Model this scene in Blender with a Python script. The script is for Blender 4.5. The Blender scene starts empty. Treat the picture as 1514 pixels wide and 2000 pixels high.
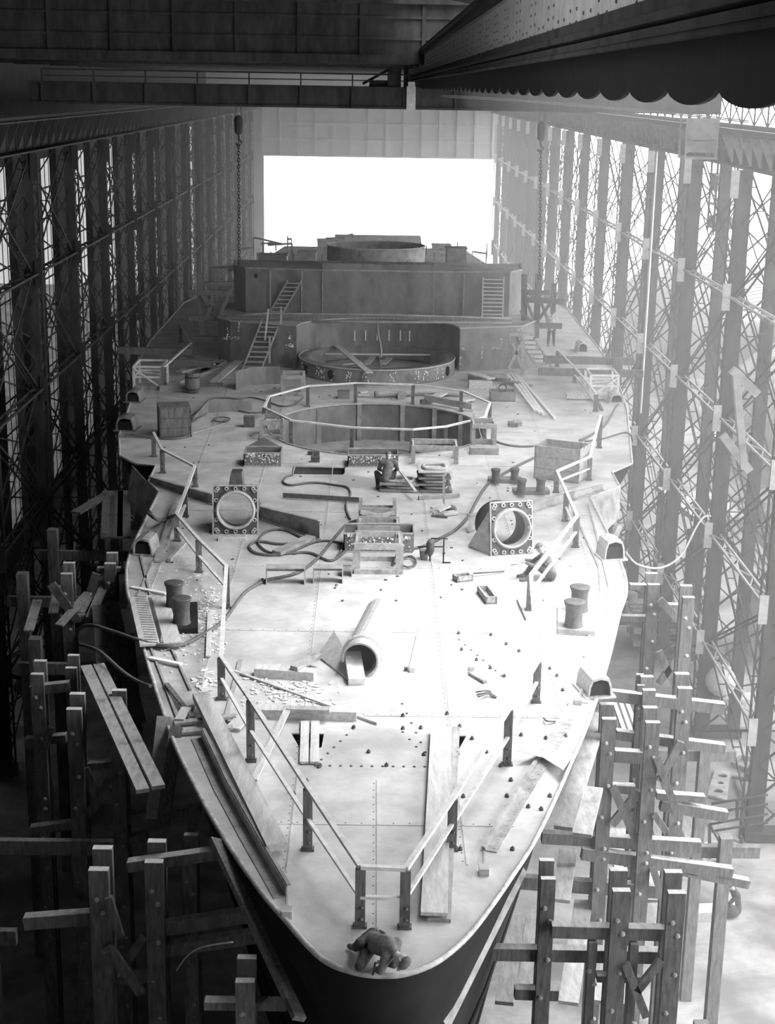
import bpy, math, random
from mathutils import Vector, Matrix
from mathutils.geometry import tessellate_polygon
sc = bpy.context.scene
random.seed(7)
# ---------------------------------------------------------------- camera
F_PX, CAM_H = 2963.0, 12.5
PITCH, YAW, ROLL = math.radians(15.65), math.radians(0.67), math.radians(0.97)
FW = Vector((math.sin(YAW)*math.cos(PITCH), math.cos(YAW)*math.cos(PITCH), -math.sin(PITCH)))
R0 = Vector((math.cos(YAW), -math.sin(YAW), 0)); U0 = R0.cross(FW)
RT = R0*math.cos(ROLL) + U0*math.sin(ROLL); UP = -R0*math.sin(ROLL) + U0*math.cos(ROLL)
cam = bpy.data.cameras.new('camera'); cam_o = bpy.data.objects.new('camera', cam)
sc.collection.objects.link(cam_o); sc.camera = cam_o
cam.sensor_fit = 'VERTICAL'; cam.sensor_height = 24; cam.lens = 24*F_PX/2000
cam.clip_end = 2000; cam.clip_start = 0.05
cam_o.matrix_world = Matrix((( RT.x, UP.x, -FW.x, 0), (RT.y, UP.y, -FW.y, 0), (RT.z, UP.z, -FW.z, CAM_H), (0, 0, 0, 1)))
# ---------------------------------------------------------------- world, lights, exposure
w = bpy.data.worlds.new('world'); sc.world = w; w.use_nodes = True
w.node_tree.nodes['Background'].inputs[0].default_value = (1, 1, 1, 1)
w.node_tree.nodes['Background'].inputs[1].default_value = 5.0
sc.view_settings.view_transform = 'Standard'; sc.view_settings.look = 'None'
sc.view_settings.exposure = 0.0; sc.view_settings.gamma = 1.0; sc.view_settings.use_curve_mapping = False
sc.cycles.max_bounces = 5; sc.cycles.diffuse_bounces = 3; sc.cycles.glossy_bounces = 2
sc.cycles.transparent_max_bounces = 12; sc.cycles.volume_bounces = 1
sc.cycles.use_denoising = True; sc.cycles.sample_clamp_indirect = 4
sc.cycles.volume_step_rate = 4

def area(name, loc, target, sx, sy, power, spread=180):
    l = bpy.data.lights.new(name, 'AREA'); l.shape = 'RECTANGLE'; l.size = sx; l.size_y = sy
    l.energy = power; l.spread = math.radians(spread)
    o = bpy.data.objects.new(name, l); sc.collection.objects.link(o)
    o.location = loc
    o.rotation_euler = (Vector(target)-Vector(loc)).to_track_quat('-Z', 'Y').to_euler()
    return o
area('skylight_fill', (7.6, 34, 15.2), (4.4, 33.5, 0), 5, 13, 1750, 74)  # added lamp, unseen, to whiten the deck as if through a skylight
area('skylight_fill_aft', (4, 53, 15.2), (1.5, 55, 0), 8, 10, 1150, 100)  # second added lamp, unseen, brightening the after deck
area('side_daylight', (22, 26, -1), (9, 30, -9), 4, 22, 2100, 90)
area('girder_web_fill', (-8, 9, 14.9), (1.5, 13, 13.3), 1.5, 16, 750, 110)  # added lamp out of view, brightens the overhead girder web

# ---------------------------------------------------------------- pixel rays to points in the place
def ray(px, py): return RT*((px-757)/F_PX) - UP*((py-1000)/F_PX) + FW
CO = Vector((0, 0, CAM_H))
def G(px, py, z=0.0):
    r = ray(px, py); return CO + r*((z-CAM_H)/r.z)
def GY(px, py, y):
    r = ray(px, py); return CO + r*(y/r.y)
def GX(px, py, x):
    r = ray(px, py); return CO + r*(x/r.x)

# ---------------------------------------------------------------- mesh builder
class MB:
    def __init__(s): s.v = []; s.f = []; s.sm = []
    def add(s, vs, fs, smooth=False):
        n = len(s.v); s.v += [Vector(p) for p in vs]; s.f += [tuple(i+n for i in f) for f in fs]
        s.sm += [smooth]*len(fs); return s
    def frame(s, o, ax, ay, az):           # box from corner o along three vectors
        o = Vector(o); ax = Vector(ax); ay = Vector(ay); az = Vector(az)
        vs = [o, o+ax, o+ax+ay, o+ay, o+az, o+ax+az, o+ax+ay+az, o+ay+az]
        return s.add(vs, [(3,2,1,0), (4,5,6,7), (0,1,5,4), (1,2,6,5), (2,3,7,6), (3,0,4,7)])
    def box(s, c, size, rz=0.0):
        c = Vector(c); X = Vector((math.cos(rz), math.sin(rz), 0)); Y = Vector((-math.sin(rz), math.cos(rz), 0))
        a = X*size[0]; b = Y*size[1]; z = Vector((0, 0, size[2]))
        return s.frame(c-a/2-b/2-z/2, a, b, z)
    def beam(s, a, b, w, h, up=(0, 0, 1)):
        a = Vector(a); b = Vector(b); d = b-a; u = Vector(up)
        if abs(d.normalized().dot(u.normalized())) > .98: u = Vector((0, 1, 0))
        side = d.cross(u).normalized(); u = side.cross(d).normalized()
        return s.frame(a-side*w/2-u*h/2, d, side*w, u*h)
    def tube(s, pts, r, n=8, r2=None):
        pts = [Vector(p) for p in pts]; m = len(pts); vs = []; fs = []
        for i, p in enumerate(pts):
            d = (pts[min(i+1, m-1)]-pts[max(i-1, 0)]).normalized()
            u = Vector((0, 0, 1)) if abs(d.z) < .95 else Vector((1, 0, 0))
            a = d.cross(u).normalized(); b = a.cross(d)
            rr = r if r2 is None else r+(r2-r)*i/(m-1)
            for k in range(n):
                t = 2*math.pi*k/n; vs.append(p+a*(rr*math.cos(t))+b*(rr*math.sin(t)))
        for i in range(m-1):
            for k in range(n):
                k2 = (k+1) % n; fs.append((i*n+k, i*n+k2, (i+1)*n+k2, (i+1)*n+k))
        s.add(vs, fs, True); b0 = len(s.v)-len(vs)
        s.f.append(tuple(b0+k for k in reversed(range(n)))); s.f.append(tuple(b0+(m-1)*n+k for k in range(n))); s.sm += [False, False]
        return s
    def lathe(s, prof, c, n=28, M=None, sx=1, sy=1):
        c = Vector(c); vs = []; fs = []; m = len(prof)
        for r, z in prof:
            for k in range(n):
                t = 2*math.pi*k/n; p = Vector((r*math.cos(t)*sx, r*math.sin(t)*sy, z))
                vs.append(c+(M @ p if M else p))
        for i in range(m-1):
            for k in range(n):
                k2 = (k+1) % n; fs.append((i*n+k, i*n+k2, (i+1)*n+k2, (i+1)*n+k))
        return s.add(vs, fs, True)
    def prism(s, poly, z0, z1):
        n = len(poly); vs = [(p[0], p[1], z0) for p in poly]+[(p[0], p[1], z1) for p in poly]
        fs = [tuple(reversed(range(n))), tuple(range(n, 2*n))]+[(i, (i+1) % n, (i+1) % n+n, i+n) for i in range(n)]
        return s.add(vs, fs)
    def plate(s, poly, t):                  # any flat polygon in 3D, thickened by vector t
        n = len(poly); t = Vector(t); vs = [Vector(p) for p in poly]; vs += [p+t for p in vs]
        fs = [tuple(reversed(range(n))), tuple(range(n, 2*n))]+[(i, (i+1) % n, (i+1) % n+n, i+n) for i in range(n)]
        return s.add(vs, fs)
    def wall(s, pts, z0, z1, t):            # vertical sheet along a line of xy points
        P = [Vector((p[0], p[1], 0)) for p in pts]; n = len(P); off = []
        for i in range(n):
            d = (P[min(i+1, n-1)]-P[max(i-1, 0)]).normalized(); off.append(P[i]+Vector((-d.y, d.x, 0))*t)
        poly = [(p.x, p.y) for p in P]+[(p.x, p.y) for p in reversed(off)]
        for i in range(n-1):
            a, b, c, d = P[i], P[i+1], off[i+1], off[i]
            s.prism([(a.x, a.y), (b.x, b.y), (c.x, c.y), (d.x, d.y)], z0, z1)
        return s
    def dome(s, c, r, n=6, up=(0, 0, 1), h=.6):
        c = Vector(c); u = Vector(up).normalized(); a = u.orthogonal().normalized(); b = u.cross(a)
        vs = []
        for rr, hh in ((1, 0), (.7, .7*h)):
            for k in range(n):
                t = 2*math.pi*k/n; vs.append(c+(a*math.cos(t)+b*math.sin(t))*r*rr+u*r*hh)
        vs.append(c+u*r*h)
        fs = [(k, (k+1) % n, (k+1) % n+n, k+n) for k in range(n)]+[(n+k, n+(k+1) % n, 2*n) for k in range(n)]
        return s.add(vs, fs)
    def capsule(s, a, b, ra, rb, n=12):
        a = Vector(a); b = Vector(b); d = b-a; L = d.length
        if L < 1e-5: d = Vector((0, 0, 1)); L = 1e-4
        q = d.to_track_quat('Z', 'Y').to_matrix(); prof = []
        for i in range(5): t = -math.pi/2+math.pi/2*i/4; prof.append((max(ra*math.cos(t), 1e-4), ra*math.sin(t)))
        for i in range(5): t = math.pi/2*i/4; prof.append((max(rb*math.cos(t), 1e-4), L+rb*math.sin(t)))
        s.lathe(prof, a, n, q); k = len(s.v)-len(prof)*n
        s.f.append(tuple(k+i for i in reversed(range(n)))); s.f.append(tuple(k+(len(prof)-1)*n+i for i in range(n))); s.sm += [True, True]
        return s
    def ball(s, c, r, n=12, sx=1, sy=1, sz=1, M=None):
        prof = [(max(r*math.cos(-math.pi/2+math.pi*i/8), 1e-4), r*sz*math.sin(-math.pi/2+math.pi*i/8)) for i in range(9)]
        s.lathe(prof, c, n, M, sx, sy); k = len(s.v)-9*n
        s.f.append(tuple(k+i for i in reversed(range(n)))); s.f.append(tuple(k+8*n+i for i in range(n))); s.sm += [True, True]
        return s
    def mesh(s, name, m, org):
        me = bpy.data.meshes.new(name); o = Vector(org)
        me.from_pydata([tuple(p-o) for p in s.v], [], s.f); me.polygons.foreach_set('use_smooth', s.sm)
        me.materials.append(m); me.update(); return me
ORG = {}
def link(o): sc.collection.objects.link(o); return o
def tag(o, label=None, cat=None, group=None, kind=None):
    if label: o['label'] = label
    if cat: o['category'] = cat
    if group: o['group'] = group
    if kind: o['kind'] = kind
    return o
def thing(name, label, cat, loc=(0, 0, 0), group=None):
    o = link(bpy.data.objects.new(name, None)); o.location = Vector(loc); o.empty_display_size = .2
    ORG[o.name] = Vector(loc); return tag(o, label, cat, group)
def part(parent, name, mb, m, label=None, kind=None):
    org = ORG[parent.name]; o = link(bpy.data.objects.new(name, mb.mesh(name, m, org)))
    o.parent = parent; ORG[o.name] = org
    return tag(o, label, None, None, kind)
def solo(name, mb, m, label, cat, group=None, kind=None):
    n = len(mb.v); zmin = min(p.z for p in mb.v)
    org = Vector((sum(p.x for p in mb.v)/n, sum(p.y for p in mb.v)/n, zmin))
    o = link(bpy.data.objects.new(name, mb.mesh(name, m, org))); o.location = org; ORG[o.name] = org
    return tag(o, label, cat, group, kind)
def struct(name, mb, m): return solo(name, mb, m, None, None, None, 'structure')
def smooth_path(pts, k=6):
    P = [Vector(p) for p in pts]; out = []
    for i in range(len(P)-1):
        p0, p1, p2, p3 = P[max(i-1, 0)], P[i], P[i+1], P[min(i+2, len(P)-1)]
        for j in range(k):
            t = j/k; out.append(.5*((2*p1)+(p2-p0)*t+(2*p0-5*p1+4*p2-p3)*t*t+(3*p1-p0-3*p2+p3)*t**3))
    return out+[P[-1]]
ORD = ['nearest', 'second', 'third', 'fourth', 'fifth', 'sixth', 'seventh', 'eighth', 'ninth', 'tenth', 'eleventh', 'twelfth', 'thirteenth', 'fourteenth', 'fifteenth', 'sixteenth']

# ---------------------------------------------------------------- materials
def mat(name, lo, hi, scale=3.0, rough=.7, metal=0.0, detail=6, stretch=(1, 1, 1), bump=.0, bscale=20, spec=.5, contrast=(.35, .65), stain=None):
    m = bpy.data.materials.new(name); m.use_nodes = True; nt = m.node_tree; N = nt.nodes; L = nt.links
    b = N['Principled BSDF']; b.inputs['Roughness'].default_value = rough; b.inputs['Metallic'].default_value = metal
    b.inputs['Specular IOR Level'].default_value = spec
    tc = N.new('ShaderNodeTexCoord'); mp = N.new('ShaderNodeMapping'); mp.inputs['Scale'].default_value = stretch
    L.new(tc.outputs['Object'], mp.inputs[0])
    n = N.new('ShaderNodeTexNoise'); n.inputs['Scale'].default_value = scale; n.inputs['Detail'].default_value = detail
    n.inputs['Roughness'].default_value = .65
    L.new(mp.outputs[0], n.inputs['Vector'])
    r = N.new('ShaderNodeValToRGB'); e = r.color_ramp.elements
    e[0].position = contrast[0]; e[1].position = contrast[1]
    e[0].color = (lo, lo, lo, 1); e[1].color = (hi, hi, hi, 1); L.new(n.outputs['Fac'], r.inputs[0])
    out = r.outputs[0]
    if stain:                                # larger blotches of dirt, (scale, threshold, colour)
        n2 = N.new('ShaderNodeTexNoise'); n2.inputs['Scale'].default_value = stain[0]; n2.inputs['Detail'].default_value = 8
        L.new(tc.outputs['Object'], n2.inputs['Vector'])
        r2 = N.new('ShaderNodeValToRGB'); e = r2.color_ramp.elements; e[0].position = stain[1]; e[1].position = stain[1]+.12
        L.new(n2.outputs['Fac'], r2.inputs[0]); mx = N.new('ShaderNodeMix'); mx.data_type = 'RGBA'
        L.new(r2.outputs[0], mx.inputs[0]); L.new(out, mx.inputs[6]); mx.inputs[7].default_value = (stain[2],)*3+(1,)
        out = mx.outputs[2]
    L.new(out, b.inputs['Base Color'])
    if bump:
        n3 = N.new('ShaderNodeTexNoise'); n3.inputs['Scale'].default_value = bscale; n3.inputs['Detail'].default_value = 4
        L.new(mp.outputs[0], n3.inputs['Vector']); bp = N.new('ShaderNodeBump'); bp.inputs['Strength'].default_value = bump
        bp.inputs['Distance'].default_value = .02; L.new(n3.outputs['Fac'], bp.inputs['Height']); L.new(bp.outputs[0], b.inputs['Normal'])
    return m
M = dict(
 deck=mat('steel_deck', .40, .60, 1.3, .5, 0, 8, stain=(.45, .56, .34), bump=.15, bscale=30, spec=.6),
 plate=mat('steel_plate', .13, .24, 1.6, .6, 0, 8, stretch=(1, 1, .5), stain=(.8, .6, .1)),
 plate2=mat('weathered_plate', .22, .42, 2.5, .6, 0, 8, stain=(1.2, .58, .15)),
 cast=mat('cast_steel', .05, .1, 8, .55, 0, 6, bump=.2),
 castrim=mat('machined_steel', .34, .5, 6, .4, 0),
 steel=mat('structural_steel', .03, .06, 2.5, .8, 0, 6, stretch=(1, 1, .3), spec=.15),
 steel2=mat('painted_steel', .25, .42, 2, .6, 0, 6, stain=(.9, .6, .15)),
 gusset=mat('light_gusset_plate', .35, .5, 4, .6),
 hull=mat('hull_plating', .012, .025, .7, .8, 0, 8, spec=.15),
 gun=mat('gunwale_steel', .3, .6, 6, .4),
 wood=mat('fresh_plank', .42, .62, 3, .8, 0, 6, stretch=(4, .6, 4), bump=.3),
 woodm=mat('used_plank', .26, .42, 3, .85, 0, 6, stretch=(3, .8, 3), bump=.3, stain=(2.5, .6, .2)),
 woodd=mat('weathered_timber', .10, .20, 2.5, .9, 0, 8, spec=.2, stretch=(6, 6, 1), bump=.4, stain=(1.5, .6, .07)),
 woodrail=mat('painted_rail', .55, .75, 5, .7, 0, 4),
 ends=mat('sawn_end_grain', .45, .65, 12, .9),
 rivet=mat('rivet_steel', .06, .14, 10, .5),
 chalk=mat('chalk_mark', .75, .95, 20, .95),
 ground=mat('yard_ground', .22, .40, .8, .95, 0, 10, bump=.5, stain=(.3, .5, .16)),
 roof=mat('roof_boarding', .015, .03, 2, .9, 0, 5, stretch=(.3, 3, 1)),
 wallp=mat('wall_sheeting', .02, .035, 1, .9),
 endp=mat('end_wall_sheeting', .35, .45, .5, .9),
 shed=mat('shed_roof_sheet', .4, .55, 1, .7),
 rope=mat('hose_rubber', .08, .16, 15, .7),
 hose=mat('canvas_hose', .3, .42, 15, .8),
 cloth=mat('dark_cloth', .025, .075, 14, .95, 0, 6, stretch=(1, .5, 1), bump=1.0, bscale=22),
 shirt=mat('pale_shirt', .45, .6, 9, .95, 0, 5, bump=.4, bscale=15),
 coat=mat('worn_coat', .1, .18, 9, .95, 0, 5, bump=.5, bscale=15),
 skin=mat('skin', .38, .46, 8, .6),
 hair=mat('hair', .03, .06, 30, .8),
 leather=mat('boot_leather', .06, .12, 10, .6),
 drape=mat('tarred_canvas', .004, .008, 5, .95),
)
def glass():
    m = bpy.data.materials.new('window_glass'); m.use_nodes = True; nt = m.node_tree; N = nt.nodes; L = nt.links
    N.clear(); o = N.new('ShaderNodeOutputMaterial'); t = N.new('ShaderNodeBsdfTransparent'); g = N.new('ShaderNodeBsdfGlossy')
    n = N.new('ShaderNodeTexNoise'); n.inputs['Scale'].default_value = 1.5
    r = N.new('ShaderNodeValToRGB'); r.color_ramp.elements[0].color = (.26, .26, .26, 1); r.color_ramp.elements[1].color = (.5, .5, .5, 1)
    L.new(n.outputs['Fac'], r.inputs[0]); L.new(r.outputs[0], t.inputs[0])
    mx = N.new('ShaderNodeMixShader'); mx.inputs[0].default_value = .05; L.new(t.outputs[0], mx.inputs[1]); L.new(g.outputs[0], mx.inputs[2])
    L.new(mx.outputs[0], o.inputs[0]); return m
M['glass'] = glass()
def corr():
    m = mat('corrugated_roof', .38, .5, 1, .6); nt = m.node_tree; N = nt.nodes; L = nt.links
    wv = N.new('ShaderNodeTexWave'); wv.inputs['Scale'].default_value = 1.2; wv.bands_direction = 'Y'
    tc = N.new('ShaderNodeTexCoord'); L.new(tc.outputs['Object'], wv.inputs[0]); bp = N.new('ShaderNodeBump'); bp.inputs['Strength'].default_value = 1
    bp.inputs['Distance'].default_value = .3; L.new(wv.outputs[1], bp.inputs['Height']); L.new(bp.outputs[0], N['Principled BSDF'].inputs['Normal']); return m
M['corr'] = corr()
def haze():
    m = bpy.data.materials.new('haze'); m.use_nodes = True; nt = m.node_tree; N = nt.nodes; N.clear()
    o = N.new('ShaderNodeOutputMaterial'); v = N.new('ShaderNodeVolumeScatter'); v.inputs['Density'].default_value = HAZE
    v.inputs['Anisotropy'].default_value = .55; nt.links.new(v.outputs[0], o.inputs[1]); return m
HAZE = .006
# ================================================================ the building round the slipway
GZ = -12.5                                   # yard ground
# floor
struct('floor', MB().box((5, 85, GZ-.25), (120, 220, .5)), M['ground'])
# roof above the slipway, boarded, dark; unseen open bays nearer by, sized to light the deck
rb = MB()
for x0, x1, y0, y1 in ((-19, 24, -30, 10), (-19, 3.5, 10, 60), (10.5, 24, 10, 60), (3.5, 10.5, 10, 19), (3.5, 10.5, 44, 48), (3.5, 10.5, 58, 60), (-19, 18, 60, 180)):
    rb.box(((x0+x1)/2, (y0+y1)/2, 15.6), (x1-x0, y1-y0, .2))
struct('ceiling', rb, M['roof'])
# left side wall: solid sheeting cut by tall window strips
PITCHY = 8.7; COLY = [56.4+PITCHY*k for k in range(-1, 14)]; COLL = [52.1+8.2*k for k in range(0, 15)]
CX = 13.46
wl = MB(); X = -19.0; ys = [56, 67.5, 79, 89.9, 100, 111.6, 122.9, 135.5, 147.4, 159.9]
edges = [-30.0]
for y in ys: edges += [y-1.65, y+1.65]
edges.append(180.0)
for i in range(0, len(edges), 2):
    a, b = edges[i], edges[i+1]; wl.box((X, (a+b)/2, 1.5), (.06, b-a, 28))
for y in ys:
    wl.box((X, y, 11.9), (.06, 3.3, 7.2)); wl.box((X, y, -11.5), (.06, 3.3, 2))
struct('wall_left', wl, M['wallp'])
for i, y in enumerate(ys):
    f = MB()
    for k in range(4): f.beam((X, y-1.65+1.1*k, -10.5), (X, y-1.65+1.1*k, 8.3), .03, .09)
    for k in range(12): f.beam((X, y-1.65, -10.5+18.8/11*k), (X, y+1.65, -10.5+18.8/11*k), .03, .1)
    fr = struct('window_%d' % (i+1), f, M['wallp'])
    part(fr, 'pane', MB().box((X, y, -1.1), (.02, 3.3, 18.8)), M['glass'])
# far end wall above the launching opening, and its framing
EY = 176.0
ew = MB().box((0.2, EY, 10.4), (39, .3, 11.2)); ew.box((-16.3, EY, -3.8), (7.4, .3, 17.2)); ew.box((17, EY, 0), (4, .3, 25))
struct('wall_back', ew, M['endp'])
t = MB()
for k in range(14): t.box((-12.8+2*k, EY-.3, 8), (.18, .3, 6.4))
for z in (4.9, 6.6, 8.4, 10.2): t.box((.2, EY-.32, z), (27, .25, .2))
struct('trim_1', t, M['endp'])
struct('wall_front', MB().box((2.5, -30, 1.5), (43, .3, 28)), M['wallp'])
struct('wall_sky_block', MB().box((24, -16, 1.5), (.3, 28, 28)), M['wallp'])  # added wall out of view, keeps sky light off the bow
# clerestory sheeting on the right side over the crane runway
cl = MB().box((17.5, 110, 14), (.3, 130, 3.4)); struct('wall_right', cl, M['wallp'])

# roof trusses: each spans the slip; bottom chord, top chord, web bars
for i, y in enumerate([51, 57.5, 66, 74.5, 83, 92, 101, 110, 119, 128, 140, 152, 164]):
    r = thing('roof_truss', '%s dark riveted roof truss spanning the slip' % (ORD[i] if i else 'nearest'), 'roof truss', (0, y, 13.4), 'roof trusses')
    zb = 13.35+(y-51)*.004
    part(r, 'bottom_chord', MB().box((-1.5, y, zb), (35, .35, .28)), M['steel'])
    part(r, 'top_chord', MB().box((-1.5, y, 15.2), (35, .35, .3)), M['steel'])
    part(r, 'web_plate', MB().box((-1.5, y, (zb+15.2)/2), (35, .06, 15.2-zb)), M['steel'])
    mb = MB()
    for k in range(18): mb.box((-18.5+2*k, y-.06, (zb+15.2)/2), (.12, .08, 15.1-zb))
    for zz in (.35, .7): mb.box((-1.5, y-.06, zb+(15.2-zb)*zz), (35, .05, .08))
    part(r, 'stiffener', mb, M['steel'])
for i, x in enumerate([-15, -11, -7, -3, 5, 9]):
    mb = MB(); mb.beam((x, 49, 15.4), (x, 175, 15.4), .2, .3)
    solo('roof_purlin', mb, M['steel'], ['dark roof purlin at the far left of the roof', 'dark roof purlin above the left runway', 'dark roof purlin left of the hanging chain block', 'dark roof purlin beside the roof centre', 'dark roof purlin just right of the riveted girder', 'dark roof purlin near the right runway'][i], 'purlin')

# lattice columns ------------------------------------------------------------
def column(side, y, rank, detail):
    x = side*CX; xo = side*(CX+(1.27 if side > 0 else .7))
    nm = ('right' if side > 0 else 'left')
    r = thing('lattice_column', '%s steel lattice column of the %s side counted from the camera' % (ORD[rank], nm), 'column', (x, y, GZ), 'lattice columns of the %s side' % nm)
    for xx, wd, lb in ((x, .56 if side > 0 else .4, None), (xo, .46 if side > 0 else .3, None)):
        s = MB().box((xx, y, (GZ+9.8)/2), (wd, .32, 9.8-GZ))
        part(r, 'shaft', s, M['steel'])
    lc = MB(); n = int((9.5-GZ)/1.25)
    for k in range(n):
        z = GZ+.4+k*1.25
        lc.beam((x, y-.16, z), (xo, y-.16, z+1.2), .05, .1, (0, 1, 0)); lc.beam((xo, y-.16, z), (x, y-.16, z+1.2), .05, .1, (0, 1, 0))
    xi = x-side*(.36 if side > 0 else .26)
    m2 = int((9.5-GZ)/.5)
    for k in range(m2):                       # zigzag lacing up the inner face
        z = GZ+.5+k*.5; a = xi-side*.1; b = xi+side*.1
        if k % 2: a, b = b, a
        lc.beam((a, y-.1, z), (b, y-.1, z+.5), .04, .05, (0, 1, 0))
    part(r, 'lacing', lc, M['steel'])
    part(r, 'edge_bar', MB().box((xi-side*.12, y-.1, (GZ+9.8)/2), (.06, .1, 9.8-GZ)), M['steel'])
    for z in (5.2, .62, -4.0, -8.4, 9.3):
        part(r, 'gusset', MB().box((xi-side*.02, y-.2, z), (.3, .06, 1.0)), M['gusset'] if side > 0 else M['steel'], 'pale gusset plate' if side > 0 else None)  # left plates in dark steel: dimness of that side put into the colour
    b = MB().box((side*(CX+.6), y, GZ+.2), (1.9, .7, .3)); part(r, 'base_plate', b, M['steel'])
    if detail:
        rv = MB()
        for k in range(90):
            z = GZ+.6+k*.245
            for dx in (-.22, .22): rv.dome((x+dx, y-.16, z), .022, 5, (0, -1, 0))
        part(r, 'rivet_rows', rv, M['steel'], None, 'stuff')
for side in (-1, 1):
    for i, y in enumerate(COLY if side > 0 else COLL): column(side, y, i, side > 0 and i < 4)
# bracing of each bay between two columns
for side in (-1, 1):
    nm = 'right' if side > 0 else 'left'
    for i in range(len(COLY)-1):
        CL = COLY if side > 0 else COLL; y0, y1 = CL[i], CL[i+1]; x = side*CX; xo = side*(CX+(1.27 if side > 0 else .7))
        r = thing('bay_bracing', '%s bay of crossed steel bracing in the %s side wall, counted from the camera' % (ORD[i], nm), 'bracing', (x, y0, GZ), 'bay bracing of the %s side' % nm)
        for z in (5.2, .62, -4.0, -8.4):
            g = MB()
            for xx in (x-side*.25, x+side*.1): g.beam((xx, y0, z), (xx, y1, z), .07, .09)
            for k in range(8):
                ya = y0+(y1-y0)*k/8; yb = y0+(y1-y0)*(k+1)/8; s = .35 if k % 2 else 0
                g.beam((x-side*.25+side*s, ya, z), (x-side*.25+side*(.35-s), yb, z), .04, .04)
            part(r, 'girt', g, M['steel2'] if side > 0 else M['steel'], 'lighter laced girt' if side > 0 else None)  # right girts paler than left: light of each side put into the colour
        d = MB(); e = MB(); zs = [-12.3, -8.4, -4.0, .62, 5.2, 9.6]
        for za, zb in zip(zs[:-1], zs[1:]):
            ym = (y0+y1)/2; zm = (za+zb)/2
            for (p, q) in (((y0, za), (y1, zb)), ((y1, za), (y0, zb))):
                for dx in (0, .3):
                    d.beam((x+side*dx, p[0], p[1]), (x+side*dx, q[0], q[1]), .045, .08)
            for k in range(6):
                t0 = (k+.5)/6
                for s in (1, -1):
                    yy = y0+(y1-y0)*t0; zz = za+(zb-za)*(t0 if s > 0 else 1-t0); d.beam((x, yy, zz), (x+side*.3, yy, zz), .04, .04)
            for h in ((0, 1) if side > 0 else (0,)):                  # lighter secondary diamonds on the outer row
                ya = y0+(y1-y0)*h/2; yb = y0+(y1-y0)*((h+1)/2 if side > 0 else 1)
                for v in (0, 1):
                    z1 = za+(zb-za)*v/2; z2 = za+(zb-za)*(v+1)/2
                    e.beam((xo, ya, z1), (xo, yb, z2), .035, .06); e.beam((xo, ya, z2), (xo, yb, z1), .035, .06)
        part(r, 'diagonal', d, M['steel']); part(r, 'outer_lattice', e, M['steel'])

# crane runway girders on the columns -----------------------------------------
for side in (-1, 1):
    nm = 'right' if side > 0 else 'left'; x = side*13.1
    r = thing('crane_runway', 'long riveted crane runway girder along the tops of the %s columns' % nm, 'runway girder', (x, 110, 9.9))
    part(r, 'web', MB().box((x+side*.3, 112, 10.5), (.05, 136, 1.1)), M['steel'])
    part(r, 'bottom_flange', MB().box((x+side*.05, 112, 9.96), (.7, 136, .06)), M['steel'])
    part(r, 'top_flange', MB().box((x+side*.05, 112, 11.06), (.6, 136, .06)), M['steel'])
    part(r, 'rail', MB().box((x, 112, 11.16), (.09, 136, .14)), M['steel'])
    st = MB()
    for k in range(92):
        y = 45+k*1.45
        st.plate([(x+side*.28, y, 11.03), (x-side*.22, y, 11.03), (x+side*.22, y, 9.99), (x+side*.28, y, 9.99)], (0, .05, 0))
        st.box((x+side*.24, y+.02, 10.5), (.05, .18, 1.04))
    part(r, 'stiffener', st, M['gusset'] if side > 0 else M['steel'], 'row of paler ribs' if side > 0 else None, 'stuff')  # ribs pale on the right only, brightness of that side as colour
# walkway and rail above the right runway
r = thing('runway_walkway', 'dark trussed walkway above the right crane runway', 'walkway', (14.6, 100, 11.1))
part(r, 'deck', MB().box((14.6, 112, 11.2), (1.4, 136, .08)), M['steel'])
mb = MB()
for k in range(60):
    y = 46+k*2.2; mb.beam((15.4, y, 11.2), (15.4, y, 12.4), .06, .06); mb.beam((15.4, y, 11.2), (15.4, y+2.2, 12.4), .04, .05); mb.beam((15.4, y, 12.4), (15.4, y+2.2, 11.2), .04, .05)
mb.beam((15.4, 46, 12.4), (15.4, 178, 12.4), .07, .08); part(r, 'lattice_rail', mb, M['steel'])

# travelling crane bridge -------------------------------------------------------
r = thing('travelling_crane', 'travelling crane bridge girder spanning the slip from runway to runway', 'crane', (0, 60, 11.2))
for y in (59.6, 62.0):
    part(r, 'bridge_girder', MB().box((0, y, 12.1), (26.2, .3, .82)), M['steel'])
st = MB()
for k in range(14): st.box((-12.6+1.95*k, 59.42, 12.1), (.09, .09, .8))
for z in (11.74, 12.47): st.box((0, 59.42, z), (26.2, .14, .06))
part(r, 'stiffener', st, M['steel'])
hr = MB()
for k in range(14): hr.beam((-12.6+1.95*k, 59.5, 12.5), (-12.6+1.95*k, 59.5, 12.95), .05, .05)
hr.beam((-12.6, 59.5, 12.95), (12.8, 59.5, 12.95), .06, .06); hr.beam((-12.6, 59.5, 12.72), (12.8, 59.5, 12.72), .04, .04)
part(r, 'handrail', hr, M['steel'])
tr = MB()
a = GY(765, 165, 60); b = GY(800, 130, 60)
tr.box((a.x+.1, 60.4, 12.85), (.5, 1.8, .7)); tr.box((a.x+.55, 60.4, 12.9), (.14, 1.6, .9)); tr.box((a.x-.5, 60.4, 12.6), (.7, 1.4, .25)); tr.beam((a.x-1.1, 60, 12.6), (a.x, 60, 13.2), .08, .1)
part(r, 'trolley', tr, M['steel'])
c = GY(1365, 268, 59)
cb = MB()
cx, cz = c.x, c.z
for sx in (-1, 1):
    for sy in (-1, 1): cb.box((cx+sx*.58, 59+sy*.6, cz-.05), (.07, .07, 1.5))
cb.box((cx, 59, cz+.66), (1.28, 1.3, .06)); cb.box((cx, 59, cz-.75), (1.28, 1.3, .08))
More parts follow.
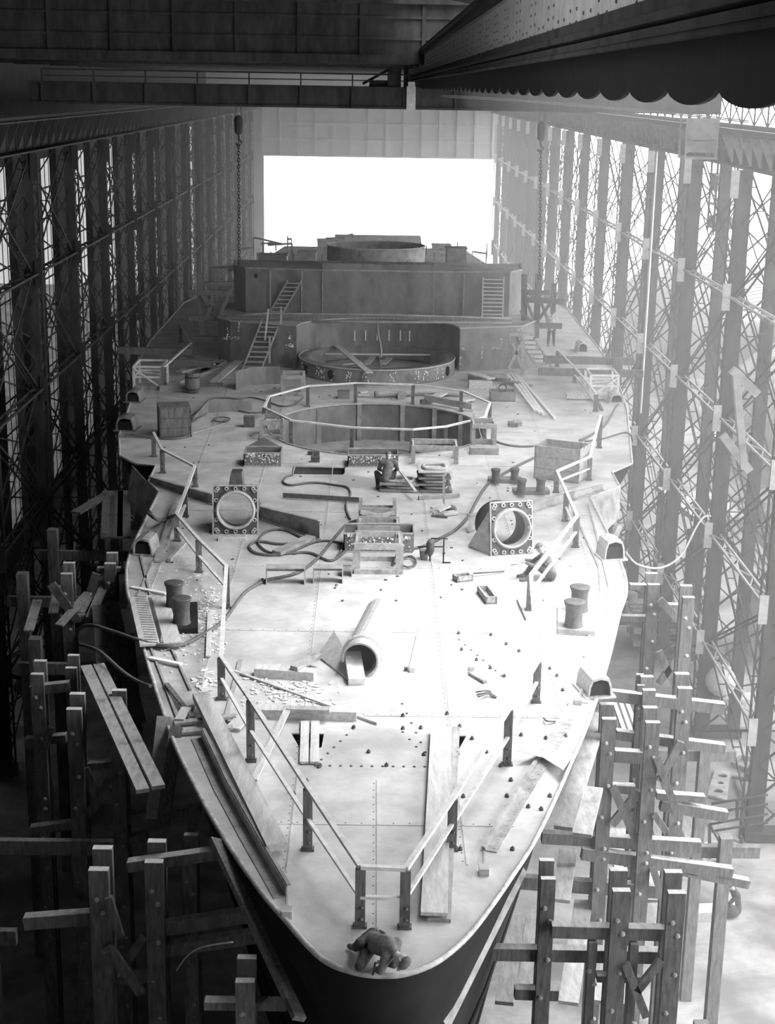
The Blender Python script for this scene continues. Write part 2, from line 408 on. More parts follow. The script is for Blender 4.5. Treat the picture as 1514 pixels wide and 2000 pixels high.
cb.box((cx, 58.42, cz+.28), (1.16, .04, .72)); cb.box((cx, 58.42, cz-.34), (1.16, .04, .4)); cb.box((cx+.58, 59, cz+.1), (.04, 1.2, 1.1))
cb.beam((cx-.55, 58.38, cz-.1), (cx+.55, 58.38, cz-.55), .03, .05); cb.beam((cx+.55, 58.38, cz-.1), (cx-.55, 58.38, cz-.55), .03, .05)
part(r, 'operator_cab', cb, M['steel2'], 'grey boarded driver cab')
part(r, 'cab_hanger', MB().box((cx-.3, 59.5, cz+1.0), (.12, .12, .9)), M['steel']); part(r, 'cab_hanger', MB().box((cx+.4, 59.5, cz+1.0), (.12, .12, .9)), M['steel'])
p = GY(803, 193, 59.3); part(r, 'pale_panel', MB().box((p.x, 59.3, p.z+.02), (.34, .08, .86)), M['shirt'], 'white board')
ca = MB()
for k, (dz0, dz1) in enumerate([(0, 0), (-.12, -.1)]):
    ca.tube(smooth_path([GY(860, 186+k*3, 58.8), GY(1000, 194+k*3, 58.8), GY(1160, 207+k*3, 58.8), GY(1300, 219+k*3, 58.8), GY(1463, 236+k*3, 58.8)], 4), .025, 6)
part(r, 'trolley_wire', ca, M['rope'])

# the big riveted girder high over the right of the slip
r = thing('riveted_girder', 'long riveted plate girder running overhead towards the crane bridge', 'girder', (1.5, 40, 12.75))
part(r, 'web', MB().box((1.55, 39.5, 13.27), (.04, 81, .72)), M['gusset'], 'paler riveted web')
part(r, 'top_flange', MB().box((1.52, 39.5, 13.66), (.34, 81, .05)).box((1.46, 39.5, 13.58), (.1, 81, .1)), M['steel'])
part(r, 'bottom_flange', MB().box((1.56, 39.5, 12.86), (.36, 81, .045)).box((1.48, 39.5, 12.93), (.1, 81, .08)), M['steel'])
part(r, 'crane_rail', MB().box((1.48, 39.5, 12.79), (.12, 81, .06)).tube([(1.42, -1, 12.75), (1.42, 80, 12.75)], .022, 8), M['steel'])
rv = MB(); random.seed(3)
y = 3.0
while y < 60:
    for z in ((13.0, 13.1, 13.2, 13.3, 13.4, 13.5) if int(y/.8) % 2 else (13.05, 13.5)):
        rv.dome((1.53, y, z), .017, 6, (-1, 0, 0), .8)
    y += .4
part(r, 'rivet_rows', rv, M['rivet'], None, 'stuff')
# festooned canvas hanging in scallops under it
dr = MB(); y = 5.2; X0 = 1.72
while y < 70:
    L = 1.42; n = 10; top = 12.84
    for j in range(n):
        ya = y+L*j/n; yb = y+L*(j+1)/n; za = 12.52-.09*abs(math.sin(math.pi*j/n))**.6; zb = 12.52-.09*abs(math.sin(math.pi*(j+1)/n))**.6
        dr.plate([(X0, ya, top), (X0, yb, top), (X0+.02, yb, zb), (X0+.02, ya, za)], (.03, 0, 0))
    y += L
part(r, 'scalloped_canvas', dr, M['drape'], 'black canvas hanging in scallops', 'stuff')

# hanging chains with blocks
for (px, y0, y1, ps, lab) in ((466, 231, 520, 59.6, 'left'), (1057, 243, 545, 59.6, 'right')):
    a = GY(px, 215, ps); b = GY(px, y0+22, ps); c = GY(px-3 if lab == 'right' else px+1, y1, ps)
    r = thing('chain_hoist', 'hook block and long chain hanging on the %s of the launching opening' % lab, 'chain hoist', (c.x, ps, c.z))
    k = MB(); k.capsule(b+Vector((0, 0, .35)), b+Vector((0, 0, -.05)), .17, .15, 12); k.box(b+Vector((0, 0, .15)), (.12, .4, .6))
    part(r, 'block', k, M['steel'])
    rp = MB()
    for dx in (-.1, .1): rp.tube([(b.x+dx, ps, 11.7), (b.x+dx, ps, b.z+.3)], .02, 6)
    part(r, 'hoist_rope', rp, M['rope'])
    hk = MB(); hk.tube([b+Vector((.0, 0, -.2)), b+Vector((0, 0, -.35)), b+Vector((.12, 0, -.48)), b+Vector((.03, 0, -.62)), b+Vector((-.11, 0, -.52))], .04, 8)
    part(r, 'hook', hk, M['steel'])
    ch = MB(); z = b.z-.5; i = 0
    while z > c.z:
        t0 = (b.z-z)/(b.z-c.z); x = b.x+(c.x-b.x)*t0
        pts = []
        for q in range(9):
            an = 2*math.pi*q/8; u, v = .05*math.cos(an), .085*math.sin(an)
            pts.append(Vector((x+(u if i % 2 else 0), ps+(0 if i % 2 else u), z+v)))
        ch.tube(pts, .018, 5); z -= .125; i += 1
    part(r, 'chain', ch, M['steel'], None, 'stuff')

# sheds and tanks outside on the right --------------------------------------------
for i, (cx, cy, rr, ln, lab) in enumerate([(32, 88, 7.5, 34, 'arched corrugated shed roof beyond the right columns, the nearer of two'), (33, 135, 8.5, 36, 'arched corrugated shed roof beyond the right columns, the farther of two')]):
    r = thing('shed', lab, 'shed', (cx, cy, GZ))
    m_ = MB(); n = 16; zc = -9.3
    pts = [(cx+rr*math.cos(math.pi-math.pi*k/n), zc+rr*.75*math.sin(math.pi*k/n)) for k in range(n+1)]
    for k in range(n):
        (xa, za), (xb, zb) = pts[k], pts[k+1]; m_.frame((xa, cy-ln/2, za), (xb-xa, 0, zb-za), (0, ln, 0), (0, 0, .15))
    for q in range(24): 
        yy = cy-ln/2+ln*q/23
        m_.tube([(p_[0], yy, p_[1]+.18) for p_ in pts], .09, 5)
    part(r, 'roof', m_, M['corr'])
    part(r, 'wall', MB().box((cx, cy, (GZ+zc)/2), (rr*2-.4, ln-.4, zc-GZ)), M['steel2'])
r = thing('storage_tank', 'round steel storage bin with conical top outside the near right columns', 'tank', (18.8, 66, GZ))
part(r, 'shell', MB().lathe([(1.7, GZ), (1.7, -6.2), (.35, -4.0), (.35, -3.4), (.01, -3.4)], (18.8, 66, 0), 24), M['steel2'])
part(r, 'band', MB().lathe([(1.75, -8), (1.78, -7.9), (1.75, -7.8)], (18.8, 66, 0), 24), M['steel'])
for i, (a, b, rr, lab) in enumerate([((16.2, 60, -3.4), (17.6, 66, -5.6), .3, 'fat pale pipe lying aslant by the storage bin'), ((17.5, 75, -5), (20.5, 92, -6.5), .35, 'long pale pipe behind the third right column'), ((18.2, 58, -5.2), (20.8, 66, -7.0), .35, 'thick pipe at the right edge behind the braces')]):
    solo('pipe', MB().tube([a, b], rr, 14), M['steel2'], lab, 'pipe')
# raised gangway outside the right columns
r = thing('gangway', 'raised gangway with pipe handrails running past the right columns', 'gangway', (12, 55, -7))
a = G(1395, 1010, -6.4); b = G(1480, 1130, -6.4)
d = (b-a).normalized(); s_ = Vector((d.y, -d.x, 0))*-1.1
a2 = a-d*3; b2 = b+d*6
g = MB()
for k in range(5): o_ = s_*(k/5); g.frame(a2+o_, b2-a2, s_*.18, (0, 0, .07))
part(r, 'boards', g, M['woodm']); part(r, 'stringer', MB().beam(a2-Vector((0, 0, .15)), b2-Vector((0, 0, .15)), .1, .25).beam(a2+s_-Vector((0, 0, .15)), b2+s_-Vector((0, 0, .15)), .1, .25), M['steel'])
h = MB()
for o_ in (Vector(), s_):
    for zz in (.5, 1.0): h.tube([a2+o_+Vector((0, 0, zz)), b2+o_+Vector((0, 0, zz))], .035, 6)
    for k in range(7): p = a2+(b2-a2)*k/6+o_; h.tube([p, p+Vector((0, 0, 1.0))], .035, 6)
part(r, 'handrail', h, M['steel'])
r = thing('platform', 'pale railed platform under the slanting pipe on the right', 'platform', (14, 66, -6.5))
a = G(1290, 985, -6.3); b = G(1345, 1022, -6.3)
part(r, 'deck', MB().plate([G(1283, 960, -6.3), G(1352, 1018, -6.3), G(1460, 1022, -6.3), G(1400, 975, -6.3)], (0, 0, .25)), M['wood'])
h = MB(); c_ = [G(1283, 960, -6.1), G(1352, 1018, -6.1), G(1460, 1022, -6.1)]
for k in range(2):
    for zz in (.5, 1.0): h.tube([c_[k]+Vector((0, 0, zz)), c_[k+1]+Vector((0, 0, zz))], .03, 6)
    for q in range(4): p = c_[k]+(c_[k+1]-c_[k])*q/3; h.tube([p, p+Vector((0, 0, 1))], .03, 6)
part(r, 'handrail', h, M['steel']); part(r, 'leg', MB().beam(c_[1]-Vector((0, 0, .4)), Vector((c_[1].x, c_[1].y, GZ)), .3, .3), M['steel'])
part(r, 'leg', MB().beam(c_[2]-Vector((0, 0, .4)), Vector((c_[2].x, c_[2].y, GZ)), .3, .3), M['steel'])
# slack white cable looping from the deck edge to the columns
solo('slack_cable', MB().tube(smooth_path([GY(1222, 1078, 44), GY(1245, 1102, 45), GY(1290, 1109, 46), GY(1330, 1085, 47.5), GY(1360, 1030, 49), GY(1375, 1010, 50), GY(1388, 1008, 50.5)], 6), .035, 8), M['gusset'], 'pale slack cable looping between the ship and the near right column', 'cable')
# leaning raker struts at the right edge
for (p0, p1, Yd, lab) in (((1437, 730), (1453, 915), 52, 'thick raker strut by the right edge, steeper one'), ((1412, 850), (1464, 920), 52, 'sloping strut under the steep raker at the right edge'), ((1430, 722), (1480, 770), 52, 'short upper strut at the right edge')):
    solo('raker_strut', MB().beam(GY(p0[0], p0[1], Yd), GY(p1[0], p1[1], Yd), .25, .3), M['steel2'], lab, 'strut')

solo('down_pipe', MB().tube([GX(1283, 296, 13.0), Vector((13.0, GX(1283, 296, 13.0).y, -2.5))], .06, 8), M['chalk'], 'white vertical down pipe on the right side columns', 'pipe')
r = thing('hoist_cage', 'dark hoist cage hanging between the nearest right side columns', 'hoist cage', (15.2, 63, 8))
a = GY(1393, 455, 66); b = GY(1440, 345, 66); xa, xb, za, zb = a.x, b.x, a.z, b.z
c = MB()
for x in (xa, xb):
    for y in (66, 67.2): c.box((x, y, (za+zb)/2+.6), (.08, .08, zb-za+1.2))
part(r, 'frame', c, M['steel'])
part(r, 'housing', MB().box(((xa+xb)/2, 66.7, zb-.3), (xb-xa, .9, .7)), M['steel2'])
part(r, 'floor_box', MB().box(((xa+xb)/2, 66.7, za+.4), (xb-xa, 1.2, .5)), M['steel2'])
part(r, 'shelf', MB().box(((xa+xb)/2, 66.6, (za+zb)/2), (xb-xa+.1, 1.2, .08)).box(((xa+xb)/2, 66.6, zb+.06), (xb-xa+.2, 1.4, .06)), M['gusset'])
# ================================================================ the ship
ship = thing('ship_hull', 'large riveted steel hull under construction, its bow towards the camera', 'ship', (0.2, 19.5, GZ))
left = [(G(x, y).x, G(x, y).y) for x, y in [(740,1906),(690,1899),(640,1880),(600,1846),(560,1800),(520,1754),(480,1700),(445,1648),(410,1590),(372,1518),(340,1450),(312,1370),(290,1300),(272,1235),(258,1190),(247,1140)]]
left += [(-6.62, 40.2), (-6.72, 46.6), (-7.25, 47.9), (-7.3, 50.0), (-8.0, 50.2), (-8.75, 51.4), (-9.3, 54.6), (-10.0, 63), (-10.8, 68.2), (-11.2, 76), (-11.2, 90), (-9.5, 99), (-5, 104)]
right = [(G(x, y).x, G(x, y).y) for x, y in [(790,1903),(840,1886),(880,1860),(920,1822),(960,1770),(1000,1712),(1040,1650),(1075,1580),(1110,1502),(1142,1428),(1170,1350),(1192,1275),(1210,1200),(1224,1150)]]
right += [(6.92, 40.2), (7.0, 46.7), (8.17, 48.1), (8.2, 50.0), (9.1, 51.3), (10.4, 60.6), (11.1, 68), (11.4, 76), (11.5, 90), (9.7, 99), (5.2, 104)]
outline = right[::-1]+left                 # runs aft-right -> bow -> aft-left
WC = (0.2, 56.39); WRX, WRY = 4.12, 4.58
well = [(WC[0]+WRX*math.cos(2*math.pi*k/64), WC[1]+WRY*math.sin(2*math.pi*k/64)) for k in range(64)]
def px_poly(l, z=0): return [(G(x, y, z).x, G(x, y, z).y) for x, y in l]
hatch = px_poly([(572, 926), (671, 927), (673, 913), (577, 911)])
hole1 = px_poly([(586, 1462), (628, 1460), (633, 1433), (569, 1432)])
hole2 = px_poly([(868, 1467), (894, 1468), (911, 1437), (858, 1436)])
def sheet(mb, outer, holes, z0, z1):       # flat plate with holes, thickness z0..z1
    loops = [[Vector((p[0], p[1], 0)) for p in l] for l in [outer]+holes]
    flat = [p for l in loops for p in l]; tris = tessellate_polygon(loops)
    n = len(flat); vs = [(p.x, p.y, z1) for p in flat]+[(p.x, p.y, z0) for p in flat]
    fs = []
    for a, b, c in tris:
        u, v, w_ = flat[a], flat[b], flat[c]
        if (v-u).cross(w_-u).z < 0: a, c = c, a
        fs += [(a, b, c), (c+n, b+n, a+n)]
    k = 0
    for l in loops:
        m = len(l)
        for i in range(m): j = (i+1) % m; fs.append((k+i, k+j, k+j+n, k+i+n))
        k += m
    mb.add(vs, fs); return mb
dk = MB(); sheet(dk, outline, [well, hatch, hole1, hole2], -.03, 0)
part(ship, 'deck_plating', dk, M['deck'], 'pale riveted deck plating')
# hull side strakes
def hull_ring(l, k):                       # k: 0 at deck .. 1 at the keel
    out = []
    for x, y in l:
        t = min(max((y-19)/50.0, 0), 1); fl = (1-t)*.75+.12
        out.append((.2+(x-.2)*(1-fl*k**.8), y+ (1-t)**3*1.6*k, -.02-11.9*k))
    return out
hs = MB(); ks = [0, .06, .14, .25, .4, .6, .8, 1]
rings = [hull_ring(outline, k) for k in ks]; n = len(outline); vs = [p for r_ in rings for p in r_]; fs = []
for i in range(len(ks)-1):
    for j in range(n-1): fs.append((i*n+j, i*n+j+1, (i+1)*n+j+1, (i+1)*n+j))
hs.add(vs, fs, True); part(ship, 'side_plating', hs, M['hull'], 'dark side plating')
for k, nm in ((.25, 'strake_edge'), (.4, 'strake_edge'), (.6, 'strake_edge')):
    rr = [Vector(p) for p in hull_ring(outline, k) if p[1] < 60]
    part(ship, nm, MB().tube([p+Vector((.02 if p.x > 0 else -.02, -.03, 0)) for p in rr], .035, 5), M['hull'])
fwd = [p for p in outline if p[1] < 47.2]
part(ship, 'gunwale', MB().tube(smooth_path([(p[0], p[1], .0) for p in fwd], 4), .045, 8), M['gun'], 'bright rounded gunwale edge')
aftl = [p for p in left if 46 < p[1] < 131]; aftr = [p for p in right if 46 < p[1] < 131]
for l in (aftl, aftr): part(ship, 'gunwale', MB().tube([(p[0], p[1], 0) for p in l], .04, 6), M['gun'])
# sponson faces below the deck step, pale plates facing forward
pl = MB(); pl.plate([(-7.28, 47.85, 0), (-6.74, 46.55, 0), (-6.9, 46.4, -.8), (-7.5, 47.7, -1.1), (-8.1, 48.2, -1.1), (-8.1, 50, 0)], (0, .06, 0))
part(ship, 'sponson_plate', pl, M['plate2'], 'grey plate under the left deck step'); pl = MB(); pl.plate([(8.19, 48.05, 0), (7.02, 46.65, 0), (7.15, 46.5, -.95), (7.6, 46.9, -1.2), (8.19, 47.9, -1.0)], (0, .06, 0))
part(ship, 'sponson_plate', pl, M['plate2'], 'grey plate under the right deck step')
stc = MB(); stc.beam((8.1, 47.3, -1.1), (7.3, 46.6, -2.6), .1, .25); part(ship, 'sponson_strut', stc, M['plate2'])
# plate laps and rivet lines over the deck
lap = MB(); riv = MB()
def seam(p, q, both=True):
    p = Vector((p[0], p[1], 0)); q = Vector((q[0], q[1], 0)); d = q-p; L = d.length; s_ = Vector((-d.y, d.x, 0)).normalized()
    lap.beam(p+Vector((0, 0, .006)), q+Vector((0, 0, .006)), .03, .012)
    k = int(L/.28)
    for i in range(k):
        c_ = p+d*(i+.5)/k
        if ((c_.x-WC[0])/4.4)**2+((c_.y-WC[1])/4.9)**2 < 1: continue
        riv.dome(c_+s_*.07, .016, 5, (0, 0, 1), .7)
for a, b in [((-1.3, 22.5), (-1.3, 51)), ((1.7, 22.8), (1.7, 51)), ((-3.6, 29), (-3.6, 64)), ((4.1, 29), (4.1, 64)), ((-5.6, 37), (-6.2, 68)), ((6.0, 37.5), (6.6, 68)), ((.2, 20.8), (.2, 26)),
             ((-2.2, 24.2), (2.6, 24.2)), ((-3.9, 29), (4.3, 29)), ((-5.2, 34), (5.5, 34)), ((-6.1, 39), (6.5, 39)), ((-6.2, 44.5), (6.6, 44.5)), ((-6.6, 50.6), (7.6, 50.6)), ((-9, 56), (-4.4, 56)), ((4.7, 56), (9.2, 56)), ((-9.5, 61.5), (9.6, 61.5)), ((-9.9, 65.8), (-3.7, 65.8)), ((4, 65.8), (10.2, 65.8))]: seam(a, b)
part(ship, 'plate_seam', lap, M['deck']); part(ship, 'rivet_rows', riv, M['rivet'], None, 'stuff')
# temporary deck bolts seen as dark studs near the bow
bolts = [(894,1474),(822,1423),(691,1422),(599,1527),(574,1553),(623,1499),(787,1399),(787,1424),(828,1475),(873,1395),(898,1420),(922,1444),(950,1470),(978,1497),(998,1525),(905,1557),(568,1548),(990,1578),(1018,1437),(1066,1443),(896,1238),(902,1270),(931,1290),(958,1306),(985,1322),(959,1241),(989,1259),(1014,1273),(1074,1307),(1088,1321),(1099,1349),(1032,1577),(1057,1582),(1001,1660),(990,1556),(899,1660),(1074,1556),(1105,1439),(625,1497),(1111,1379),(720,1470),(755,1496)]
for x, y in bolts:
    p = G(x, y); b = MB(); b.tube([p, p+Vector((0, 0, .04))], .045, 6); b.tube([p+Vector((0, 0, .04)), p+Vector((0, 0, .07))], .02, 6)
    part(ship, 'stud_bolt', b, M['rivet'])
cl_ = MB()
for (a, b, n_) in (((645, 1496), (830, 1498), 10), ((786, 1375), (840, 1488), 7), ((840, 1488), (787, 1430), 5), ((616, 1496), (690, 1424), 7), ((897, 1250), (980, 1320), 8)):
    for i in range(n_): cl_.dome(G(a[0]+(b[0]-a[0])*i/(n_-1), a[1]+(b[1]-a[1])*i/(n_-1)), .035, 6, (0, 0, 1), .7)
part(ship, 'stud_row', cl_, M['rivet'])
# angle bars along the waterway
def angle_bar(pts, h, foot, side, lab):
    P = [G(x, y) for x, y in pts]; b = MB()
    for i in range(len(P)-1):
        a_, b_ = P[i], P[i+1]; d = (b_-a_).normalized(); s_ = Vector((d.y, -d.x, 0))*side
        b.frame(a_, b_-a_, s_*.02, (0, 0, h)); b.frame(a_, b_-a_, s_*.22, (0, 0, .02)); b.frame(a_+Vector((0, 0, h)), b_-a_, s_*-.06, (0, 0, .02))
        k = int((b_-a_).length/.22)
        for j in range(k): b.dome(a_+(b_-a_)*(j+.5)/k+s_*.15+Vector((0, 0, .02)), .02, 5)
    part(ship, 'waterway_angle', b, M['plate2'], lab)
    f = G(*foot); part(ship, 'angle_foot', MB().box(f+Vector((0, 0, .06)), (.16, .2, .13)), M['castrim'])
    part(ship, 'angle_stanchion', MB().beam(P[-1]+Vector((0, 0, .0)), f+Vector((0, 0, .1)), .03, .03), M['plate2'])
angle_bar([(395, 1442), (440, 1540), (500, 1648), (561, 1752)], .2, (561, 1789), 1, 'riveted angle bar, left side')
angle_bar([(1118, 1378), (1068, 1462), (1003, 1565), (946, 1662)], .06, (945, 1706), -1, 'riveted angle bar, right side')
angle_bar([(1154, 1330), (1128, 1372)], .06, (1128, 1375), -1, None)
# raised waterway strips inboard of the edge, left and right
for pts in ([(300, 1095), (262, 1180), (330, 1360), (352, 1420)], [(331, 1000), (275, 1090), (300, 1190), (345, 1290), (372, 1350)], [(1120, 1000), (1170, 1110), (1174, 1160), (1140, 1285)], [(1150, 985), (1190, 1150), (1185, 1200)]):
    P = [G(*p) for p in pts]; ww = MB()
    for a_, b_ in zip(P[:-1], P[1:]): ww.beam(a_+Vector((0, 0, .02)), b_+Vector((0, 0, .02)), .05, .05)
    part(ship, 'waterway_strip', ww, M['plate2'])
# breakwater arms
def arm(top, bot, lab):
    b = MB(); n_ = len(top)
    for i in range(n_-1):
        p, q = G(*bot[i]), G(*bot[i+1]); pt = GY(top[i][0], top[i][1], p.y); qt = GY(top[i+1][0], top[i+1][1], q.y)
        pt.x, qt.x = p.x, q.x
        b.plate([p, q, qt, pt], (0, .03, 0)); b.beam(pt+Vector((0, .03, 0)), qt+Vector((0, .03, 0)), .12, .03)
        b.beam(p+Vector((0, -.04, .02)), q+Vector((0, -.04, .02)), .12, .03)
    part(ship, 'breakwater', b, M['plate2'], lab)
arm([(289, 931), (350, 949), (419, 967)], [(292, 941), (352, 963), (420, 987)], 'left breakwater coaming')
arm([(499, 988), (625.5, 1017.5)], [(499, 1010), (624, 1054)], 'left breakwater plate, inboard length')
arm([(1178, 947), (1110, 964), (1036, 980.5)], [(1178, 957), (1111, 979), (1038, 1001)], 'right breakwater plate')
arm([(957, 998), (914, 1007)], [(957, 1023), (914, 1040)], 'short inboard end of right breakwater')
# well of the forward barbette: wall, lower floor and rim
wb = MB(); prof = [(1, 0), (1, -1.55)]
vs = []; fs = []
for z in (0, -1.5):
    for k in range(64): t = 2*math.pi*k/64; vs.append((WC[0]+WRX*math.cos(t), WC[1]+WRY*math.sin(t), z))
for k in range(64): fs.append((k, k+64, (k+1) % 64+64, (k+1) % 64))
wb.add(vs, fs, True)
part(ship, 'barbette_well', wb, M['plate'], 'dark circular wall of the open well')
ring_o = [(WC[0]+(WRX+.6)*math.cos(2*math.pi*k/48), WC[1]+(WRY+.6)*math.sin(2*math.pi*k/48)) for k in range(48)]
ring_i = [(WC[0]+2.9*math.cos(2*math.pi*k/48), WC[1]+3.1*math.sin(2*math.pi*k/48)) for k in range(48)]
fl = MB(); sheet(fl, ring_o, [ring_i], -1.56, -1.5); part(ship, 'well_floor', fl, M['plate2'], 'paler ring floor low in the well')
lowd = MB(); lowd.box((WC[0], WC[1], -3.0), (9.5, 10, .1)); part(ship, 'lower_deck', lowd, M['plate'])
rim = MB()
for k in range(64):
    t0, t1 = 2*math.pi*k/64, 2*math.pi*(k+1)/64
    rim.beam((WC[0]+(WRX)*math.cos(t0), WC[1]+(WRY)*math.sin(t0), .02), (WC[0]+(WRX)*math.cos(t1), WC[1]+(WRY)*math.sin(t1), .02), .05, .06)
part(ship, 'well_rim', rim, M['castrim'], 'bright edge of the well')
for t in (35, 55, 75, 100, 125):
    t = math.radians(t); sv = MB(); sv.box((WC[0]+(WRX-.05)*math.cos(t), WC[1]+(WRY-.05)*math.sin(t), -.75), (.18, .08, 1.5))
    part(ship, 'well_stiffener', sv, M['plate2'])
hb = MB(); hb.box(G(622, 918)+Vector((0, .1, -1.0)), (2.4, 1.6, .05))
for xx in (572, 673): hb.box(G(xx, 918)+Vector((0, 0, -.25)), (.03, .9, .5))
hb.box(G(622, 911)+Vector((0, .05, -.25)), (2.0, .03, .5)); part(ship, 'hatch_trunk', hb, M['plate'])
hz = MB(); hz.box(G(600, 1447)+Vector((0, 0, -1)), (1.2, 1.2, .03)); hz.box(G(885, 1452)+Vector((0, 0, -1)), (1.0, 1.2, .03)); part(ship, 'hole_trunk', hz, M['hull'])
# deckhouse, lower tier with the round recess
Z1 = 1.95
q = lambda x, y, z=0: (G(x, y, z).x, G(x, y, z).y)
rec = []
RC = (0.25, 68.7); RR = 3.72
a0 = math.asin(min(1, (68.78-RC[1])/RR))
front_l = [q(427, 702), (-6.6, 69.9), (-3.47, 68.75)]
rec = [(RC[0]+RR*math.cos(math.pi-math.pi*k/24)*1.0, RC[1]+2.75*math.sin(math.pi*k/24)) for k in range(25)]
front_r = [(3.97, 68.75), (6.9, 69.7), q(1045, 706)]
line = [(-7.6, 78), front_l[0]]+front_l[1:]+rec[1:-1]+front_r+[(7.9, 78)]
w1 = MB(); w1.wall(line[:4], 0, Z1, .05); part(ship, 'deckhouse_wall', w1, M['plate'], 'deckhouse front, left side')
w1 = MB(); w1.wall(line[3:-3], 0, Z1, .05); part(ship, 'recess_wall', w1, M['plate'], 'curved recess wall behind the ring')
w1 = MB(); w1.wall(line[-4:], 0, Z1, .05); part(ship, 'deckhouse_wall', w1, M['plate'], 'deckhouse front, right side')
rfp = MB(); sheet(rfp, line, [], Z1, Z1+.03); part(ship, 'deckhouse_roof', rfp, M['deck'], 'riveted upper deck')
ed = MB()
for a_, b_ in zip(line[:-1], line[1:]): ed.beam((a_[0], a_[1], Z1+.03), (b_[0], b_[1], Z1+.03), .08, .05)
part(ship, 'deck_edge', ed, M['castrim'])
rv = MB()
for k in range(70):
    x = -6.4+k*.187
    for y in (70.9, 71.3, 71.9):
        if (y > 71.2 or abs(x-.25) > 2.9): rv.dome((x, y+abs(x)*.02, Z1+.03), .03, 5)
part(ship, 'rivet_rows', rv, M['rivet'], None, 'stuff')
hp = MB(); hp.tube([GY(432, 618, 70.2), GY(520, 612, 70.2), GY(760, 615, 70.2), GY(1000, 622, 70.2)], .045, 8)
hp.tube([GY(452, 622, 70.2)+Vector((0, 0, -.1)), GY(1000, 627, 70.2)+Vector((0, 0, -.1))], .06, 8)
part(ship, 'pipe_rail', hp, M['steel2'])
# rivet seams drawn in chalk on the deckhouse plating
def marks(parent, cx, cy, cz, wx, wz, n_, nx=0, ny=-1, s=.035):
    m_ = MB()
    for k in range(n_):
        dx = random.uniform(-wx, wx); dz = random.uniform(-wz, wz); a_ = s*random.uniform(.5, 1.4)
        p = Vector((cx+dx, cy+(-nx/ny*dx if ny else 0), cz+dz))
        m_.box(p, (a_, .012, a_*random.uniform(.5, 1.2)))
    part(parent, 'chalk_mark', m_, M['chalk'], 'white chalk dabs', 'stuff')
random.seed(5)
def yl(x): return 68.72+(-3.47-x)*.33 if x < 0 else 68.72+(x-3.97)*.33
for (px, py, wx, wz, n_) in ((455, 660, .45, .06, 34), (468, 640, .06, .3, 12), (444, 650, .04, .4, 14), (568, 675, .22, .09, 40), (566, 655, .04, .2, 8), (906, 682, .2, .06, 18), (900, 700, .04, .3, 12), (942, 685, .03, .35, 16), (965, 680, .35, .05, 26), (980, 665, .03, .3, 10), (1015, 645, .12, .1, 14)):
    p = GY(px, py, 69.3); yy = yl(p.x); p = GY(px, py, yy-.05); marks(ship, p.x, p.y, p.z, wx, wz, n_, *( (.33, -1) if p.x < 0 else (-.33, -1)))
# curved chalk stripes in the recess
m_ = MB()
for px in (693, 714, 737, 760, 782, 800):
    p = GY(px, 655, 71.35); m_.box((p.x, RC[1]+2.75*math.sqrt(max(0, 1-((p.x-RC[0])/RR)**2))-.08, p.z), (.06, .02, .5))
part(ship, 'chalk_mark', m_, M['chalk'], None, 'stuff')
# upper tier
Z2 = 4.12
pts2 = [(-6.9, 76), (-6.75, 73.6), (-6.1, 72.6), (-2.3, 72.2), (2.75, 72.2), (6.5, 72.6), (7.15, 73.6), (7.3, 76)]
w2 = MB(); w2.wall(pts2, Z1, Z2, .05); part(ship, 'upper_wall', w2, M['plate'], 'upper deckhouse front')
mid = MB(); mid.wall([(-2.42, 72.15), (2.85, 72.15)], Z1+.02, Z2+.32, .05); part(ship, 'upper_wall_centre', mid, M['plate'])
sheet(rf2 := MB(), pts2, [], Z2-.03, Z2); part(ship, 'upper_roof', rf2, M['deck'])
e2 = MB()
for a_, b_ in zip(pts2[:-1], pts2[1:]): e2.beam((a_[0], a_[1]-.03, Z2), (b_[0], b_[1]-.03, Z2), .08, .06)
for x in (-4.9, -3.4, -2.42, 2.85, 4.3): e2.box((x, 72.12+abs(x)*.02, 3.0), (.05, .04, 2.1))
part(ship, 'plate_edge', e2, M['plate2'])
sl = MB()
for x in (-5.6, -4.6, -4.25, 4.4, 5.4): sl.box((x, 72.3+abs(abs(x)-2.3)*.08, 3.75), (.14, .05, .2))
part(ship, 'slot_shade', sl, M['hull'])  # solid dark blocks, shade inside the slots given as colour
# upper barbette ring behind the wall, with low plates under it
rg = MB(); RX = 2.42
rg.lathe([(RX, 4.25), (RX, 4.95), (RX-.06, 4.95), (RX-.06, 4.25)], (0.1, 75.6, 0), 48, None, 1, .85)
part(ship, 'upper_barbette', rg, M['plate2'], 'barbette ring above the deckhouse')
rl = MB(); rl.tube([(0.1+RX*math.cos(2*math.pi*k/48), 75.6+RX*.85*math.sin(2*math.pi*k/48), 4.97) for k in range(49)], .03, 6); part(ship, 'ring_edge', rl, M['castrim'])
lw = MB(); lw.wall([(-2.5, 73.3), (2.9, 73.3)], Z2, Z2+.3, .05)
for x in (-1.3, .2, 1.6, 2.6): lw.box((x, 73.2, Z2+.2), (.06, .1, .36))
part(ship, 'low_coaming', lw, M['plate'])
